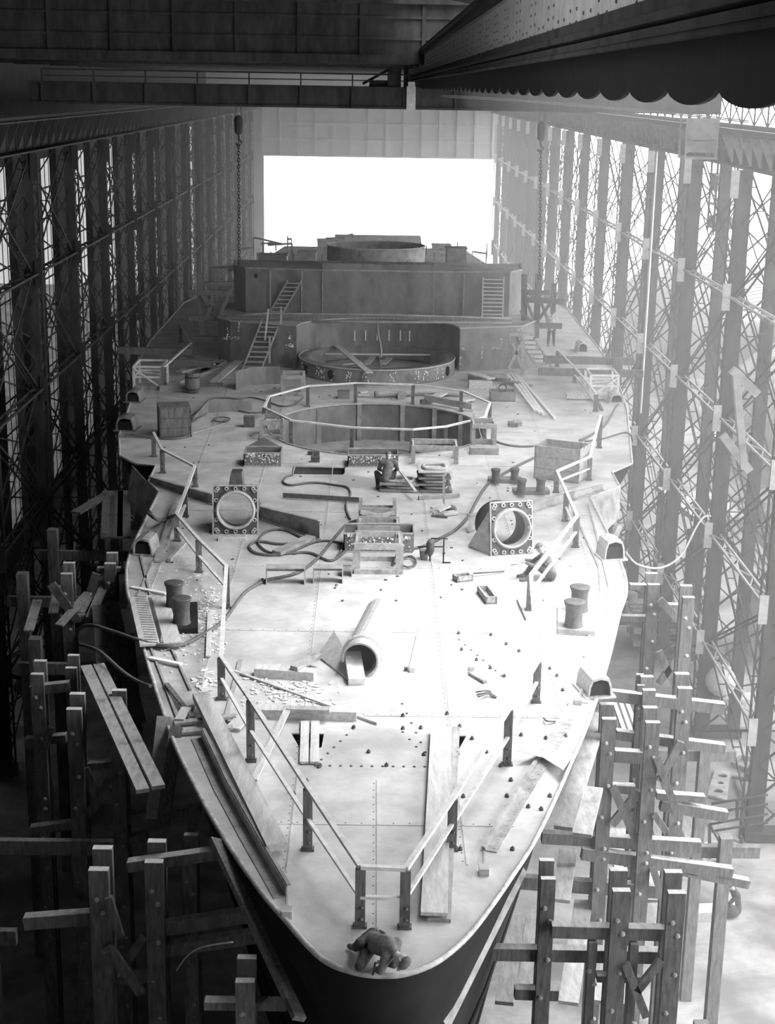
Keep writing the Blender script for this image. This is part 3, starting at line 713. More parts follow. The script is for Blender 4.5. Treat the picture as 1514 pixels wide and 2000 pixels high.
# far deck structures beyond, lost in the haze
for i, (x0, y0, x1, y1, Y) in enumerate([(873, 487, 911, 518, 79), (582, 494, 617, 512, 90), (505, 500, 560, 520, 82), (560, 486, 600, 500, 105), (845, 480, 880, 500, 105), (655, 462, 820, 480, 120), (620, 470, 668, 486, 112)]):
    a_ = GY(x0, y0, Y); b_ = GY(x1, y1, Y); b = MB(); b.box(((a_.x+b_.x)/2, Y+.6, (a_.z+b_.z)/2-.6), (b_.x-a_.x, 1.2, a_.z-b_.z+1.2))
    b.box(((a_.x+b_.x)/2, Y+.6, a_.z+.03), (b_.x-a_.x+.1, 1.3, .06))
    part(ship, 'far_deckhouse', b, M['plate2'])
fd = MB(); fd.prism([(-8.5, 78), (8.7, 78), (6, 103), (-6, 103)], 1.9, 2.1); part(ship, 'boat_deck', fd, M['deck'])
sm_ = MB(); random.seed(11)
for k in range(110):
    x = random.uniform(-8, 8); y = random.uniform(80, 100); h = random.uniform(.3, 1.3); sm_.box((x, y, 2.1+h/2), (.08, .08, h))
    if k % 3 == 0: sm_.beam((x, y, 2.1+h), (x+random.uniform(-2, 2), y, 2.1+h*random.uniform(.6, 1)), .1, .12)
part(ship, 'far_stanchion', sm_, M['plate2'], None, 'stuff')
# riveted steel vent coamings
def trough(x0, x1, ytop, ymid, ybot, peaked, lab):
    A = G(x0, ybot); B_ = G(x1, ybot); ht = (GY(x0, ymid, A.y)).z; d = .9
    b = MB(); W = B_.x-A.x
    b.frame(A, (W, 0, 0), (0, .03, 0), (0, 0, ht))
    b.frame(A+Vector((0, d, 0)), (W, 0, 0), (0, .03, 0), (0, 0, ht*1.05)); b.frame(A, (.03, 0, 0), (0, d, 0), (0, 0, ht*1.03)); b.frame(B_, (.03, 0, 0), (0, d, 0), (0, 0, ht*1.03))
    if peaked: b.plate([A+Vector((0, d, ht)), B_+Vector((0, d, ht)), (A+B_)/2+Vector((0, d, ht*1.75))], (0, .03, 0))
    part(ship, 'vent_coaming', b, M['plate'], lab)
    c_ = MB()
    for a_, e in ((A, B_), (A+Vector((0, d, ht*1.05)), B_+Vector((0, d, ht*1.05)))): c_.beam(a_+Vector((0, 0, ht*(a_ == A))), e+Vector((0, 0, ht*(a_ == A))), .05, .04)
    c_.beam(A+Vector((0, -.03, .02)), B_+Vector((0, -.03, .02)), .08, .04)
    for k in range(int(W/.12)): c_.dome(A+Vector((.06+k*.12, -.02, .08)), .022, 5, (0, -1, 0))
    part(ship, 'coaming_edge', c_, M['castrim'])
    marks(ship, (A.x+B_.x)/2, A.y-.03, ht*.55, W*.46, ht*.22, 46)
    marks(ship, (A.x+B_.x)/2, A.y-.03, ht*.86, W*.46, .04, 30, s=.06)
trough(476, 547, 862, 885, 911, True, 'peaked riveted trunk')
trough(679, 776, 871, 889, 912, False, 'square riveted trunk with chalked plating')
trough(671, 806, 1030, 1042, 1078, False, 'wide riveted trunk behind the timber frames')
# ================================================================ loose things on deck
def plank(a, b, wd, th, lab, name='plank', m='wood', cat='plank', group=None, ends=False):
    """board between two pixel+height points; wd = width, th = thickness"""
    A = G(*a) if len(a) == 3 else Vector(a[:3]); B_ = G(*b) if len(b) == 3 else Vector(b[:3])
    mb = MB().beam(A+Vector((0, 0, th/2)), B_+Vector((0, 0, th/2)), wd, th)
    o = solo(name, mb, M[m], lab, cat, group); return o
# --- handrails
def rail(name, posts, lab, lower=None, closed=False, wpost=.16, flat=.2, cat='railing'):
    r = thing(name, lab, cat, G(posts[0][0], posts[0][1]))
    T = []
    for bx, by, ty in posts:
        p = G(bx, by); t = GY(bx, ty, p.y); t.x = p.x; T.append((p, t))
        d = max(.3, t.z)
        po = part(r, 'post', MB().beam(p, Vector((p.x, p.y, d-.03)), wpost, .07, (0, 1, 0)), M['woodd'], 'dark bolted post')
        for k in range(2): part(po, 'bolt', MB().dome(p+Vector((.02, -.04, .15+.2*k)), .035, 6, (0, -1, 0), 1), M['rivet'])
        part(po, 'foot_plate', MB().box(p+Vector((0, 0, .02)), (wpost+.06, .14, .04)), M['rivet'])
    n = len(T)
    for i in range(n if closed else n-1):
        a, b = T[i][1], T[(i+1) % n][1]
        part(r, 'top_rail', MB().beam(a, b, .09, .06), M['woodrail'])
    if lower:
        for i in lower:
            a, b = T[i], T[i+1]; la = a[0].lerp(a[1], .5); lb = b[0].lerp(b[1], .5)
            part(r, 'lower_rail', MB().beam(la, lb, .07, .05), M['woodrail'])
    return r, T
rail('guard_rail', [(301, 892, 845), (318, 924, 878), (381, 951, 911), (362, 1009, 963), (346, 1057, 1004), (389, 1118, 1053), (443, 1188, 1106), (433, 1366, 1283), (490, 1487, 1366), (601, 1660, 1538), (703, 1810, 1693), (790, 1812, 1697), (882, 1660, 1558), (990, 1494, 1384), (1047, 1372, 1291), (1034, 1192, 1123), (1124, 1069, 1008), (1104, 1018, 962), (1086, 962, 920), (1150, 938, 892), (1170, 875, 812)],
     'pale timber guard rail on dark posts running round the bow', lower=[3, 4, 5, 7, 8, 9, 10, 11, 12, 13, 15, 16, 18])
rail('aft_rail', [(1088, 716, 684), (1122, 747, 718), (1163, 804, 769)], 'short guard rail at the right side of the after deck', lower=[1])
rail('aft_rail', [(353, 668, 632), (374, 699, 669), (322, 762, 716)], 'short guard rail at the left side of the after deck')
rail('well_railing', [(526, 816, 774), (601, 794, 754), (694, 788, 748), (806, 791, 751), (900, 804, 763), (956, 826, 787), (946, 858, 815), (870, 875, 833), (804, 884, 839), (687, 876, 835), (568, 866, 821), (516, 835, 796)],
     'twelve-sided timber railing round the open circular well', closed=True, wpost=.14)
# --- barbette ring lying aft of the well
r = thing('barbette_ring', 'heavy flanged circular steel ring lying in front of the deckhouse recess', 'steel ring', (.2, 68.6, 0))
c = (.2, 68.55, 0); RO = 3.55
b = MB(); b.lathe([(RO, .02), (RO, .62), (RO-.05, .66), (RO-.62, .66), (RO-.62, .1)], c, 64); rw_ = part(r, 'ring_wall', b, M['plate'])
b = MB(); b.tube([(c[0]+RO*math.cos(2*math.pi*k/64), c[1]+RO*math.sin(2*math.pi*k/64), .66) for k in range(65)], .035, 6); part(rw_, 'ring_edge', b, M['castrim'], 'bright upper edge')
b = MB()
for k in range(1, 13):
    t = math.radians(180+k*180/13); p = (c[0]+(RO+.01)*math.cos(t), c[1]+(RO+.01)*math.sin(t), .34)
    if k in (2, 4, 11): 
        b = MB(); b.lathe([(.16, 0), (.16, .03), (.01, .03)], p, 16, Matrix.Rotation(t-math.pi/2, 3, 'Z') @ Matrix.Rotation(math.pi/2, 3, 'X') @ Matrix.Diagonal((1, 1.4, -1))); part(rw_, 'hand_hole_shade', b, M['hull'], 'dark disc for a shaded oval opening')  # solid dark disc, the shade of a hole given as colour

random.seed(9); b = MB()
for k in range(150):
    t = math.radians(random.choice([200, 208, 222, 228, 236, 250, 262, 281, 300, 307, 318, 326])+random.uniform(-2.2, 2.2)); s_ = random.uniform(.02, .05)
    b.box((c[0]+(RO+.02)*math.cos(t), c[1]+(RO+.02)*math.sin(t), random.uniform(.08, .58)), (s_, .015, s_*1.6), t+math.pi/2)
part(rw_, 'chalk_mark', b, M['chalk'], None, 'stuff')
b = MB()
for k in range(60): t = math.radians(6*k); b.dome((c[0]+(RO-.35)*math.cos(t), c[1]+(RO-.35)*math.sin(t), .66), .03, 5)
part(rw_, 'rivet_rows', b, M['rivet'])
def tp(px, py, z): return (*G(px, py, z),)
def plank3(A, B_, wd, th, lab, name='plank', m='wood', cat='plank', group=None):
    return solo(name, MB().beam(Vector(A), Vector(B_), wd, th), M[m], lab, cat, group)
plank3(G(655, 672, .72), G(722, 728, .72), .32, .05, 'pale plank laid aslant over the left edge of the big ring')
plank3(G(636, 691, .5), G(864, 693, .5), .12, .06, 'long thin batten lying level inside the big ring', m='woodrail')
plank3(G(716, 712, .15), G(728, 697, .2), .3, .05, 'short board propped inside the ring, left one')
plank3(G(747, 712, .15), G(762, 699, .2), .3, .05, 'short board propped inside the ring, right one')
plank3(G(668, 712, .1), G(708, 708, .12), .2, .05, 'small board low inside the ring on the left')
solo('hanging_pipe', MB().tube(smooth_path([GY(737, 630, 71), GY(738, 648, 70), GY(744, 680, 68.5), GY(744, 697, 68)], 4), .05, 8), M['hose'], 'pale hose hanging into the ring from the deckhouse', 'hose')
solo('standing_pole', MB().tube([G(737, 688, .1)-Vector((0,0,0)), G(745, 718, .2)], .035, 6), M['hose'], 'thin pole leaning in the middle of the ring', 'pole')
# --- ladders
def ladder(base, top, wd, n, lab, handrail=False, m='woodm', offx=0):
    b0, t0 = Vector(base), Vector(top); r = thing('ladder', lab, 'ladder', b0)
    for s_ in (-1, 1):
        d = Vector((wd/2*s_, 0, 0)); part(r, 'stringer', MB().beam(b0+d, t0+d, .06, .16, (0, -1, .3)), M[m])
    for k in range(n):
        p = b0.lerp(t0, (k+.7)/(n+.2)); part(r, 'tread', MB().box(p, (wd, .2, .05)), M[m])
    if handrail:
        h = Vector((wd/2, -.1, .75)); q0 = b0.lerp(t0, .35)
        part(r, 'hand_rail', MB().beam(q0+h*.9+Vector((-.1, 0, -.1)), t0+Vector((-.15, -.1, .5)), .06, .07), M['wood'])
        for qq in (.4, .98):
            p = b0.lerp(t0, qq)+Vector((wd/2+.02, -.05, 0)); part(r, 'rail_post', MB().beam(p-Vector((0, 0, .6 if qq < .5 else .2)), p+Vector((0, 0, .65)), .09, .07, (0, 1, 0)), M[m])
    return r
ladder(G(492, 723), GY(531, 624, 69.3), .85, 10, 'wooden ladder from the main deck to the lower deckhouse roof', True)
ladder(G(538, 614, Z1), GY(575, 549, 72.1), .65, 8, 'wooden ladder leaning against the upper deckhouse, left side')
ladder(GY(962, 619, 71.7), GY(964, 542, 72.2), .98, 10, 'pale upright ladder on the upper deckhouse, right side', m='woodrail')
ladder(G(1062, 716), GY(1028, 660, 69.5), .75, 6, 'short dark ladder beside the trestle at the right deckhouse corner')
# --- timber trestle at right deckhouse corner
def trestle(name, pts, segs, Y, lab, cat='trestle', wd=.16, m='woodd', depth=.0, loc=None):
    P = {}
    r = thing(name, lab, cat, loc or GY(pts[0][0], pts[0][1], Y))
    for nm, x0, y0, x1, y1, w_ in segs:
        a, b = GY(x0, y0, Y), GY(x1, y1, Y)
        dy = {'upright': 0, 'crossbeam': -.13, 'brace': -.2}.get(nm, -.05)
        a.y += dy; b.y += dy
        up = (0, 1, 0)
        part(r, nm, MB().beam(a, b, w_, .14, up), M[m])
    return r
trestle('timber_trestle', [(1021, 730)], [('upright', 1021, 655, 1021, 730, .16), ('upright', 997, 655, 993, 716, .12), ('crossbeam', 994, 652, 1040, 652, .14), ('crossbeam', 993, 721, 1022, 727, .14), ('brace', 1022, 660, 992, 718, .14), ('brace', 1000, 668, 1019, 716, .12), ('crossbeam', 1022, 716, 1064, 709, .12)], 68.0, 'pale timber trestle with crossed braces at the right deckhouse corner', m='woodm')
trestle('timber_staging', [(1052, 652)], [('upright', 1024, 536, 1024, 625, .26), ('upright', 1052, 534, 1047, 660, .28), ('upright', 1083, 553, 1080, 610, .24), ('crossbeam', 1026, 569, 1073, 571, .2), ('crossbeam', 1024, 584, 1101, 588, .26), ('crossbeam', 1044, 635, 1097, 636, .26), ('brace', 1056, 588, 1070, 628, .14), ('brace', 1075, 590, 1052, 622, .14), ('brace', 1028, 588, 1040, 620, .12), ('brace', 1018, 566, 1048, 580, .12), ('brace', 1016, 606, 1042, 632, .12)], 71.5, 'dark timber staging at the right corner of the upper deckhouse', 'staging')
trestle('timber_staging', [(392, 660)], [('upright', 390, 533, 395, 655, .28), ('upright', 421, 524, 423, 622, .28), ('upright', 449, 529, 451, 556, .2), ('crossbeam', 400, 554, 457, 554, .2), ('crossbeam', 368, 571, 455, 572, .26), ('crossbeam', 370, 620, 428, 620, .24), ('crossbeam', 375, 661, 426, 661, .24), ('brace', 395, 575, 412, 600, .14), ('brace', 418, 575, 404, 622, .16), ('brace', 430, 615, 447, 577, .16), ('brace', 441, 575, 456, 562, .14)], 71.5, 'dark timber staging at the left corner of the upper deckhouse', 'staging')
# beams reaching out over the side
for (x0, y0, x1, y1, Y, h, lab) in ((1062, 702, 1236, 706, 69, .32, 'long timber beam reaching out over the right side, the farther one'), (1052, 726, 1256, 730, 66.5, .3, 'long timber beam reaching out over the right side, the nearer one'), (232, 684, 374, 687, 69.5, .3, 'long dark beam reaching out over the left side, the farther one'), (340, 708, 418, 711, 67.5, .3, 'shorter dark beam lying beside the left frame booth')):
    solo('outrigger_beam', MB().beam(GY(x0, y0, Y), GY(x1, y1, Y), .3, h), M['woodd'], lab, 'beam')
# open frame booths at the deck edge
def booth(x0, x1, ytop, ybot, dY, lab, mirror=1):
    A = G(x0, ybot); B_ = G(x1, ybot); B_.y = A.y; H_ = GY(x0, ytop, A.y).z; r = thing('frame_booth', lab, 'booth frame', A)
    D = Vector((0, dY, 0)); Z = Vector((0, 0, H_))
    for p in (A, B_, A+D, B_+D): part(r, 'post', MB().beam(p, p+Z, .1, .1, (0, 1, 0)), M['woodrail'])
    for z in (H_, H_*.55):
        for p, q_ in ((A, B_), (A+D, B_+D), (A, A+D), (B_, B_+D)): part(r, 'rail', MB().beam(p+Vector((0, 0, z)), q_+Vector((0, 0, z)), .08, .08), M['woodrail'])
    a, b = (A, B_) if mirror > 0 else (B_, A)
    part(r, 'brace', MB().beam(a+Vector((0, -.06, .05)), b+Vector((0, -.06, H_*.95)), .08, .06), M['woodrail'])
    part(r, 'brace', MB().beam(a+D+Vector((0, .06, .3)), b+D+Vector((0, -.06, H_*.5)), .08, .06), M['woodrail'])
    part(r, 'sill', MB().beam(A+Vector((0, 0, .08)), B_+Vector((0, 0, .08)), .14, .16), M['woodm'])
    return r
booth(1152, 1205, 733, 778, 1.6, 'pale open timber frame booth at the right deck edge', 1)
booth(262, 318, 716, 760, 1.6, 'open timber frame booth at the left deck edge', -1)
plank3(G(1106, 773, .15), G(1210, 774, .15), .35, .2, 'thick pale plank on blocks beside the right frame booth')
plank3(G(312, 757, .1), G(362, 757, .1), .4, .22, 'thick grey timber lying left of the barrel', m='woodm')
plank3(G(389, 753, .05), G(435, 752, .05), .15, .18, 'dark timber block lying right of the barrel', m='woodd')
# --- crates, barrel, boxes
def crate(name, fl, fr, topy, dep, lab, tilt=0, open_=True, m='woodm', boards=3, cat='crate'):
    A = G(*fl); B_ = G(*fr); H_ = GY(fl[0], topy, A.y).z; ax = B_-A; n_ = Vector((-ax.y, ax.x, 0)).normalized()*dep; r = thing(name, lab, cat, A)
    def side(p, d, out, nm='side_board'):
        for k in range(boards):
            z0 = H_*k/boards; part(r, nm, MB().frame(p+Vector((0, 0, z0+.005)), d, out, (0, 0, H_/boards-.012)), M[m])
    t = .05; u = ax.normalized()
    side(A, ax, n_.normalized()*t); side(A+n_, ax, n_.normalized()*-t); side(A, n_, u*t); side(B_, n_, u*-t)
    part(r, 'bottom', MB().frame(A, ax, n_, (0, 0, .05)), M[m])
    if not open_:
        for k in range(5): part(r, 'lid_board', MB().frame(A+ax*(k/5)+Vector((0, 0, H_)), ax*.195, n_, (0, 0, .04)), M[m])
    return r, A, B_, n_, H_
crate('plank_crate', (1042, 934), (1130, 945), 869, 1.15, 'big open plank crate on the right side near the deck edge', m='woodm')
crate('plank_crate', (312, 856), (374, 854), 799, 1.1, 'big closed dark plank crate on the left side near the deck edge', open_=False, m='woodd')
r = thing('barrel', 'dark wooden barrel standing aft of the left plank crate', 'barrel', G(376, 767))
p = G(376, 767); part(r, 'staves', MB().lathe([(.01, 0), (.26, 0), (.31, .35), (.31, .5), (.27, .85), (.25, .85), (.25, .78), (.01, .78)], p, 20), M['woodd'])
part(r, 'hoop', MB().lathe([(.29, .15), (.305, .15), (.305, .2), (.295, .2)], p, 20).lathe([(.3, .65), (.31, .65), (.305, .7), (.29, .7)], p, 20), M['steel'])
crate('tool_box', (893, 1139), (924, 1135), 1127, .28, 'small open tool box on the bare middle of the deck', boards=1, m='woodm', cat='box')
crate('wooden_trough', (949, 1181), (971, 1180), 1166, .95, 'narrow open wooden trough lying ahead of the tool box', boards=1, m='woodm', cat='box')
r, A, B_, n_, H_ = crate('rivet_bin', (957, 784), (1007, 785), 765, .75, 'squat steel rivet bin with a lifting ring, aft right', boards=1, m='plate', cat='bin')
part(r, 'lifting_ring', MB().tube([(A+B_)/2+n_/2+Vector((.16*math.cos(k*.524), 0, .5+.16*math.sin(k*.524))) for k in range(13)], .03, 6), M['steel'])
for (px, py, w_, h_, d_, lab, m_) in ((487, 833, .4, .38, .35, 'small dark box beside the hose coil, left side of the well', 'woodd'), (671, 778, .5, .32, .3, 'small steel box with chalk edge aft of the well railing', 'plate'), (785, 779, .35, .3, .3, 'small wooden box under the canvas pipe aft of the well', 'woodm'), (1002, 832, .35, .12, .5, 'bundle of short boards on the right deck, its left half', 'woodd'), (1011, 830, .3, .14, .5, 'bundle of short boards on the right deck, its right half', 'woodm'), (618, 891, .22, .15, .2, 'small steel fitting just forward of the well rim', 'rivet'), (606, 888, .18, .1, .14, 'tiny dark fitting left of the small steel fitting', 'rivet'), (616, 902, .3, .16, .2, 'pair of dark steel lugs between the hatch and the well', 'rivet')):
    p = G(px, py); b = MB().box(p+Vector((0, 0, h_/2)), (w_, d_, h_)); b.box(p+Vector((0, 0, h_+.01)), (w_*1.04, d_*1.04, .02)); solo('deck_box' if h_ > .2 else 'small_fitting', b, M[m_], lab, 'box' if h_ > .2 else 'fitting')
# --- timber work frames
def frame_bench(fl, fr, topy, dep, lab, rails=(1.0, .12), m='woodm', wp=.14, back=True, trim=None):
    A = G(*fl); B_ = G(*fr); B_.y = A.y; H_ = GY(fl[0], topy, A.y).z; r = thing('work_frame', lab, 'work frame', A); D = Vector((0, dep, 0))
    for p in ((A, B_, A+D, B_+D) if back else (A, B_)): part(r, 'leg', MB().beam(p, p+Vector((0, 0, H_)), wp, .1, (0, 1, 0)), M[m])
    for f_ in rails:
        z = H_*f_
        for p, q_ in ((A, B_), (A+D, B_+D)): part(r, 'crossbar', MB().beam(p+Vector((-.06, -.08 if p is A else .08, z)), q_+Vector((.06, -.08 if p is A else .08, z)), .06, .17), M[m])
        for p in (A, B_): part(r, 'side_bar', MB().beam(p+Vector((0, 0, z)), p+D+Vector((0, 0, z)), .06, .15), M[m])
    return r, A, B_, D, H_
frame_bench((552, 773), (591, 773), 736, .95, 'timber work frame with a dark plate inside, aft left of the well')
frame_bench((511, 858), (551, 858), 824, .9, 'timber work frame over the peaked trunk, left side of the well')
frame_bench((924, 878), (965, 878), 831, .8, 'timber work frame on a steel box, right side of the well')
solo('steel_box', MB().box(G(945, 884)+Vector((0, -.1, .12)), (1.02, .5, .25)), M['plate2'], 'low steel box under the right work frame', 'box')
frame_bench((807, 905), (897, 934), 872, .9, 'long open timber frame forward of the well, behind the stack of plates', rails=(.95,))
frame_bench((696, 1119), (780, 1119), 1062, 1.0, 'large near timber work frame on the centreline', rails=(.95, .05), wp=.2)
frame_bench((702, 1060), (776, 1060), 1028, .8, 'middle timber frame standing behind the large near one', rails=(.92, .2), wp=.14)
r, A, B_, D, H_ = frame_bench((704, 1026), (770, 1026), 975, .15, 'tall open timber frame with crossed boards, farthest of the centreline three', rails=(.2, .6), wp=.1)
for s_ in (0, 1):
    a_, b_ = (A, B_) if s_ else (B_, A); part(r, 'cross_board', MB().beam(a_+Vector((0, -.15-.05*s_, H_*.28)), b_+Vector((0, -.15-.05*s_, H_*.58)), .04, .12), M['wood'])
solo('notched_bar', MB().beam(G(553, 967, .1), G(702, 976, .1), .06, .14), M['rivet'], 'long notched steel bar lying level left of the crossed-board frame', 'bar')
# --- hawse pipes
def hawse(cx, cy, tilt, lab, corner, S=1.28, hgt=1.42):
    c0 = G(cx, corner); r = thing('hawse_pipe', lab, 'hawse pipe', c0)
    Mr = Matrix.Rotation(math.radians(tilt), 3, 'Z') @ Matrix.Rotation(math.radians(-9), 3, 'X')
    O = c0+Vector((0, 0, .0)); H2 = hgt/2
    def T(x, y, z): return O+Mr @ Vector((x, y, z))
    # square flange with round hole
    b = MB(); n_ = 40; R_ = .5; vs = []
    for yy in (0, .1):
        for k in range(n_):
            t = 2*math.pi*k/n_; ct, st_ = math.cos(t), math.sin(t); m_ = max(abs(ct)/(S/2), abs(st_)/H2)
            vs.append(T(ct/m_, yy, H2+st_/m_)); vs.append(T(R_*ct, yy, H2+R_*st_))
    fs = []
    for k in range(n_):
        k2 = (k+1) % n_; o2 = 2*n_
        fs += [(2*k, 2*k2, 2*k2+1, 2*k+1), (o2+2*k+1, o2+2*k2+1, o2+2*k2, o2+2*k), (2*k, o2+2*k, o2+2*k2, 2*k2), (2*k+1, 2*k2+1, o2+2*k2+1, o2+2*k+1)]
    b.add(vs, fs)
    fl_ = part(r, 'flange', b, M['cast'])
    q_ = Mr @ Matrix.Rotation(math.pi/2, 3, 'X')
    lip = MB(); lip.lathe([(.49, -.25), (.49, .05), (.51, .11), (.545, .11), (.57, .04), (.58, 0)], T(0, 0, H2), 36, q_); part(fl_, 'rolled_lip', lip, M['castrim'], 'bright rolled lip')
    pp = MB(); pp.lathe([(.62, -.1), (.64, -.9), (.66, -1.3), (.58, -1.3), (.54, -.9), (.5, -.1)], T(0, 0, H2), 32, q_); part(r, 'pipe', pp, M['cast'])
    lg = MB()
    for i in range(5):
        u = -S/2+S*(i+.5)/5
        for zz in (.09, hgt-.09): lg.lathe([(.062, .0), (.062, .05), (.03, .05), (.03, .01)], T(u, 0, zz), 12, q_)
        v = hgt*(i+.5)/5
        for xx in (-S/2+.09, S/2-.09): lg.lathe([(.062, .0), (.062, .05), (.03, .05), (.03, .01)], T(xx, 0, v), 12, q_)
    part(fl_, 'bolt_lug', lg, M['castrim'], 'bright bolt bosses')
    e = MB()
    for (a_, b_) in (((-S/2, 0), (S/2, 0)), ((S/2, 0), (S/2, hgt)), ((S/2, hgt), (-S/2, hgt)), ((-S/2, hgt), (-S/2, 0))): e.beam(T(a_[0], -.01, a_[1]), T(b_[0], -.01, b_[1]), .04, .04, (0, 1, 0))
    part(fl_, 'flange_edge', e, M['castrim'])
    return r, T, H2
r, T, H2 = hawse(460, 1008, 2, 'cast hawse pipe with square bolted flange on the left side, tab on its top', 1044)
part(r, 'lifting_tab', MB().plate([T(-.2, .02, 1.4), T(.22, .02, 1.4), T(.17, .02, 1.78), T(-.13, .02, 1.78)], (0, .5, 0)), M['cast'])
solo('wood_wedge', MB().box(G(453, 1055)+Vector((0, 0, .04)), (.78, .22, .08), .03), M['wood'], 'pale wood wedge at the foot of the left hawse pipe', 'wedge')
r, T, H2 = hawse(1000, 1035, 14, 'cast hawse pipe with square bolted flange on the right side, tilted', 1084, 1.22, 1.5)
part(r, 'pipe_skirt', MB().plate([T(-.6, .1, 1.3), T(-1.0, .9, .2), T(-.8, .9, 0), T(-.6, .1, 0)], (0.05, .05, 0)), M['castrim'])
# --- bollards
def bollard_pair(bases, size, rad, h, lab, plate_c, ps, rz, m='plate'):
    c_ = G(*plate_c); r = thing('bollard', lab, 'bollard', c_)
    part(r, 'base_plate', MB().box(c_+Vector((0, 0, .07)), (ps[0], ps[1], .14), rz), M[m])
    for bx, by in bases:
        p = G(bx, by, .14); part(r, 'post', MB().lathe([(rad*1.12, 0), (rad*1.02, .06), (rad*.97, h*.5), (rad*1.0, h-.14), (rad*1.22, h-.02), (rad*1.22, h), (rad*1.05, h+.012), (.005, h+.012)], p, 28), M['cast'])
    return r
c1, c2 = G(355, 1216, .14), G(341, 1184, .14)
bollard_pair([(355, 1216), (341, 1184)], 0, .2, .62, 'pair of flared steel bollards on a dark base plate, near left side', (352, 1212), (.85, 1.9), .12, 'hull')
bollard_pair([(1120, 1222), (1131, 1192)], 0, .21, .62, 'pair of flared steel bollards on a pale base plate, near right side', (1125, 1214), (.9, 2.0), -.12, 'plate2')
bollard_pair([(968, 938), (1005, 937)], 0, .13, .38, 'small far pair of bollards aft of the right breakwater, the left pair', (986, 941), (1.1, .45), 0, 'plate')
bollard_pair([(1018, 961), (1056, 959)], 0, .14, .42, 'small far pair of bollards aft of the right breakwater, the right pair', (1037, 963), (1.15, .45), .08, 'plate')
# --- fairlead chocks on the deck edge
def chock(px, py, wd, ln, h, rz, lab, m='castrim'):
    c_ = G(px, py); r = thing('fairlead_chock', lab, 'fairlead', c_); R_ = Matrix.Rotation(rz, 3, 'Z')
    b = MB(); n_ = 12
    prof = [(-wd/2, 0), (-wd/2*.9, h*.6), (-wd/2*.7, h*.9), (0, h), (wd/2*.7, h*.9), (wd/2*.9, h*.6), (wd/2, 0)]
    for i in range(len(prof)-1):
        (xa, za), (xb, zb) = prof[i], prof[i+1]
        b.plate([c_+R_ @ Vector((xa, -ln/2, za)), c_+R_ @ Vector((xb, -ln/2, zb)), c_+R_ @ Vector((xb, ln/2, zb)), c_+R_ @ Vector((xa, ln/2, za))], R_ @ Vector((-(xa+xb)*.06, 0, -.06)))
    part(r, 'hood', b, M[m])
    part(r, 'base_flange', MB().box(c_+Vector((0, 0, .02)), (wd*1.25, ln*1.15, .04), rz), M[m])
    part(r, 'mouth_shade', MB().box(c_+R_ @ Vector((0, .02, h*.33)), (wd*.75, ln*.9, h*.62), rz), M['hull'], 'dark block for the shaded inside of the chock')  # solid dark block fills the hood in place of inner shade
    return r
chock(286, 1078, .55, .75, .5, -.15, 'closed fairlead chock on the left deck edge, nearest on that side', 'plate2')
chock(1160, 1350, .55, .8, .48, .2, 'closed fairlead chock on the right deck edge, nearest on that side')
chock(1192, 1088, .6, .7, .6, .2, 'arched fairlead chock at the right deck step')
chock(264, 783, .6, .8, .5, -.1, 'dark fairlead chock far aft on the left edge, the farther of two', 'plate')
chock(249, 838, .7, .8, .55, -.1, 'dark fairlead chock far aft on the left edge, the nearer of two', 'plate')
chock(1200, 784, .55, .8, .4, .1, 'fairlead chock far aft on the right edge')
chock(1135, 686, .5, .8, .5, .1, 'small distant fairlead chock outboard of the right rail')
solo('rope_lashing', MB().tube(smooth_path([G(290, 1003, .3), G(302, 1012, .35), G(318, 1016, .12), G(335, 1008, .1), G(345, 1010, .4)], 5), .05, 8).tube(smooth_path([G(292, 998, .3), G(306, 1016, .3), G(324, 1012, .12), G(344, 1006, .35)], 5), .04, 8), M['rope'], 'dark rope tied from the left rail post to the deck edge', 'rope')
# --- planks and scraps on deck (pixel ends)
plank((393, 1364, .12), (541, 1662, .12), .36, .14, 'long thick plank lying along the left waterway at the bow')
plank((862, 1424, .1), (848, 1789, .1), .42, .06, 'long wide board pointing at the bow, the upper of two', m='wood')
plank((881, 1424, .0), (858, 1801, .0), .36, .06, 'long wide board pointing at the bow, the lower one just to right', m='woodm')
plank((596, 1412, .02), (594, 1492, .02), .17, .05, 'board covering the left deck hole, the left one')
plank((616, 1411, .02), (614, 1492, .02), .17, .05, 'board covering the left deck hole, the right one')
plank((496, 1526, .02), (572, 1366, .25), .13, .05, 'pale stake lying aslant under the left rail')
plank((482, 1398, .0), (697, 1404, .0), .28, .2, 'long heavy timber lying across the deck ahead of the bent plate')
plank((560, 1388, .2), (644, 1391, .2), .2, .08, 'short board on top of the heavy cross timber', m='woodm')
plank((452, 1310, .02), (738, 1414, .02), .07, .04, 'thin pale batten lying slantwise across the shavings')
plank((499, 1318, .0), (615, 1326, .0), .3, .2, 'squared timber left of the bent plate')
plank((574, 1310, .2), (622, 1284, .2), .2, .1, 'short board resting on the squared timber', m='woodm')
plank((410, 1198, .02), (407, 1284, .02), .12, .04, 'thin pale board on the left deck by the hose')
plank((805, 1314, .0), (821, 1243, .0), .13, .12, 'narrow square batten right of the bent plate', m='woodrail')
solo('batten_block', MB().box(G(793, 1310)+Vector((0, 0, .04)), (.08, .08, .08)), M['rivet'], 'tiny dark block beside the narrow batten', 'block')
plank((256, 1147, .02), (325, 1160, .05), .12, .03, 'white wood sliver curling on the left edge, the farther one', name='wood_sliver', cat='sliver', m='chalk')
plank((292, 1286, .03), (354, 1299, .06), .12, .04, 'white wood sliver on the left edge, the nearer one', name='wood_sliver', cat='sliver', m='chalk')
plank((440, 1410, .02), (470, 1290, .02), .1, .03, 'thin board near the foot of the left rail', m='woodm')
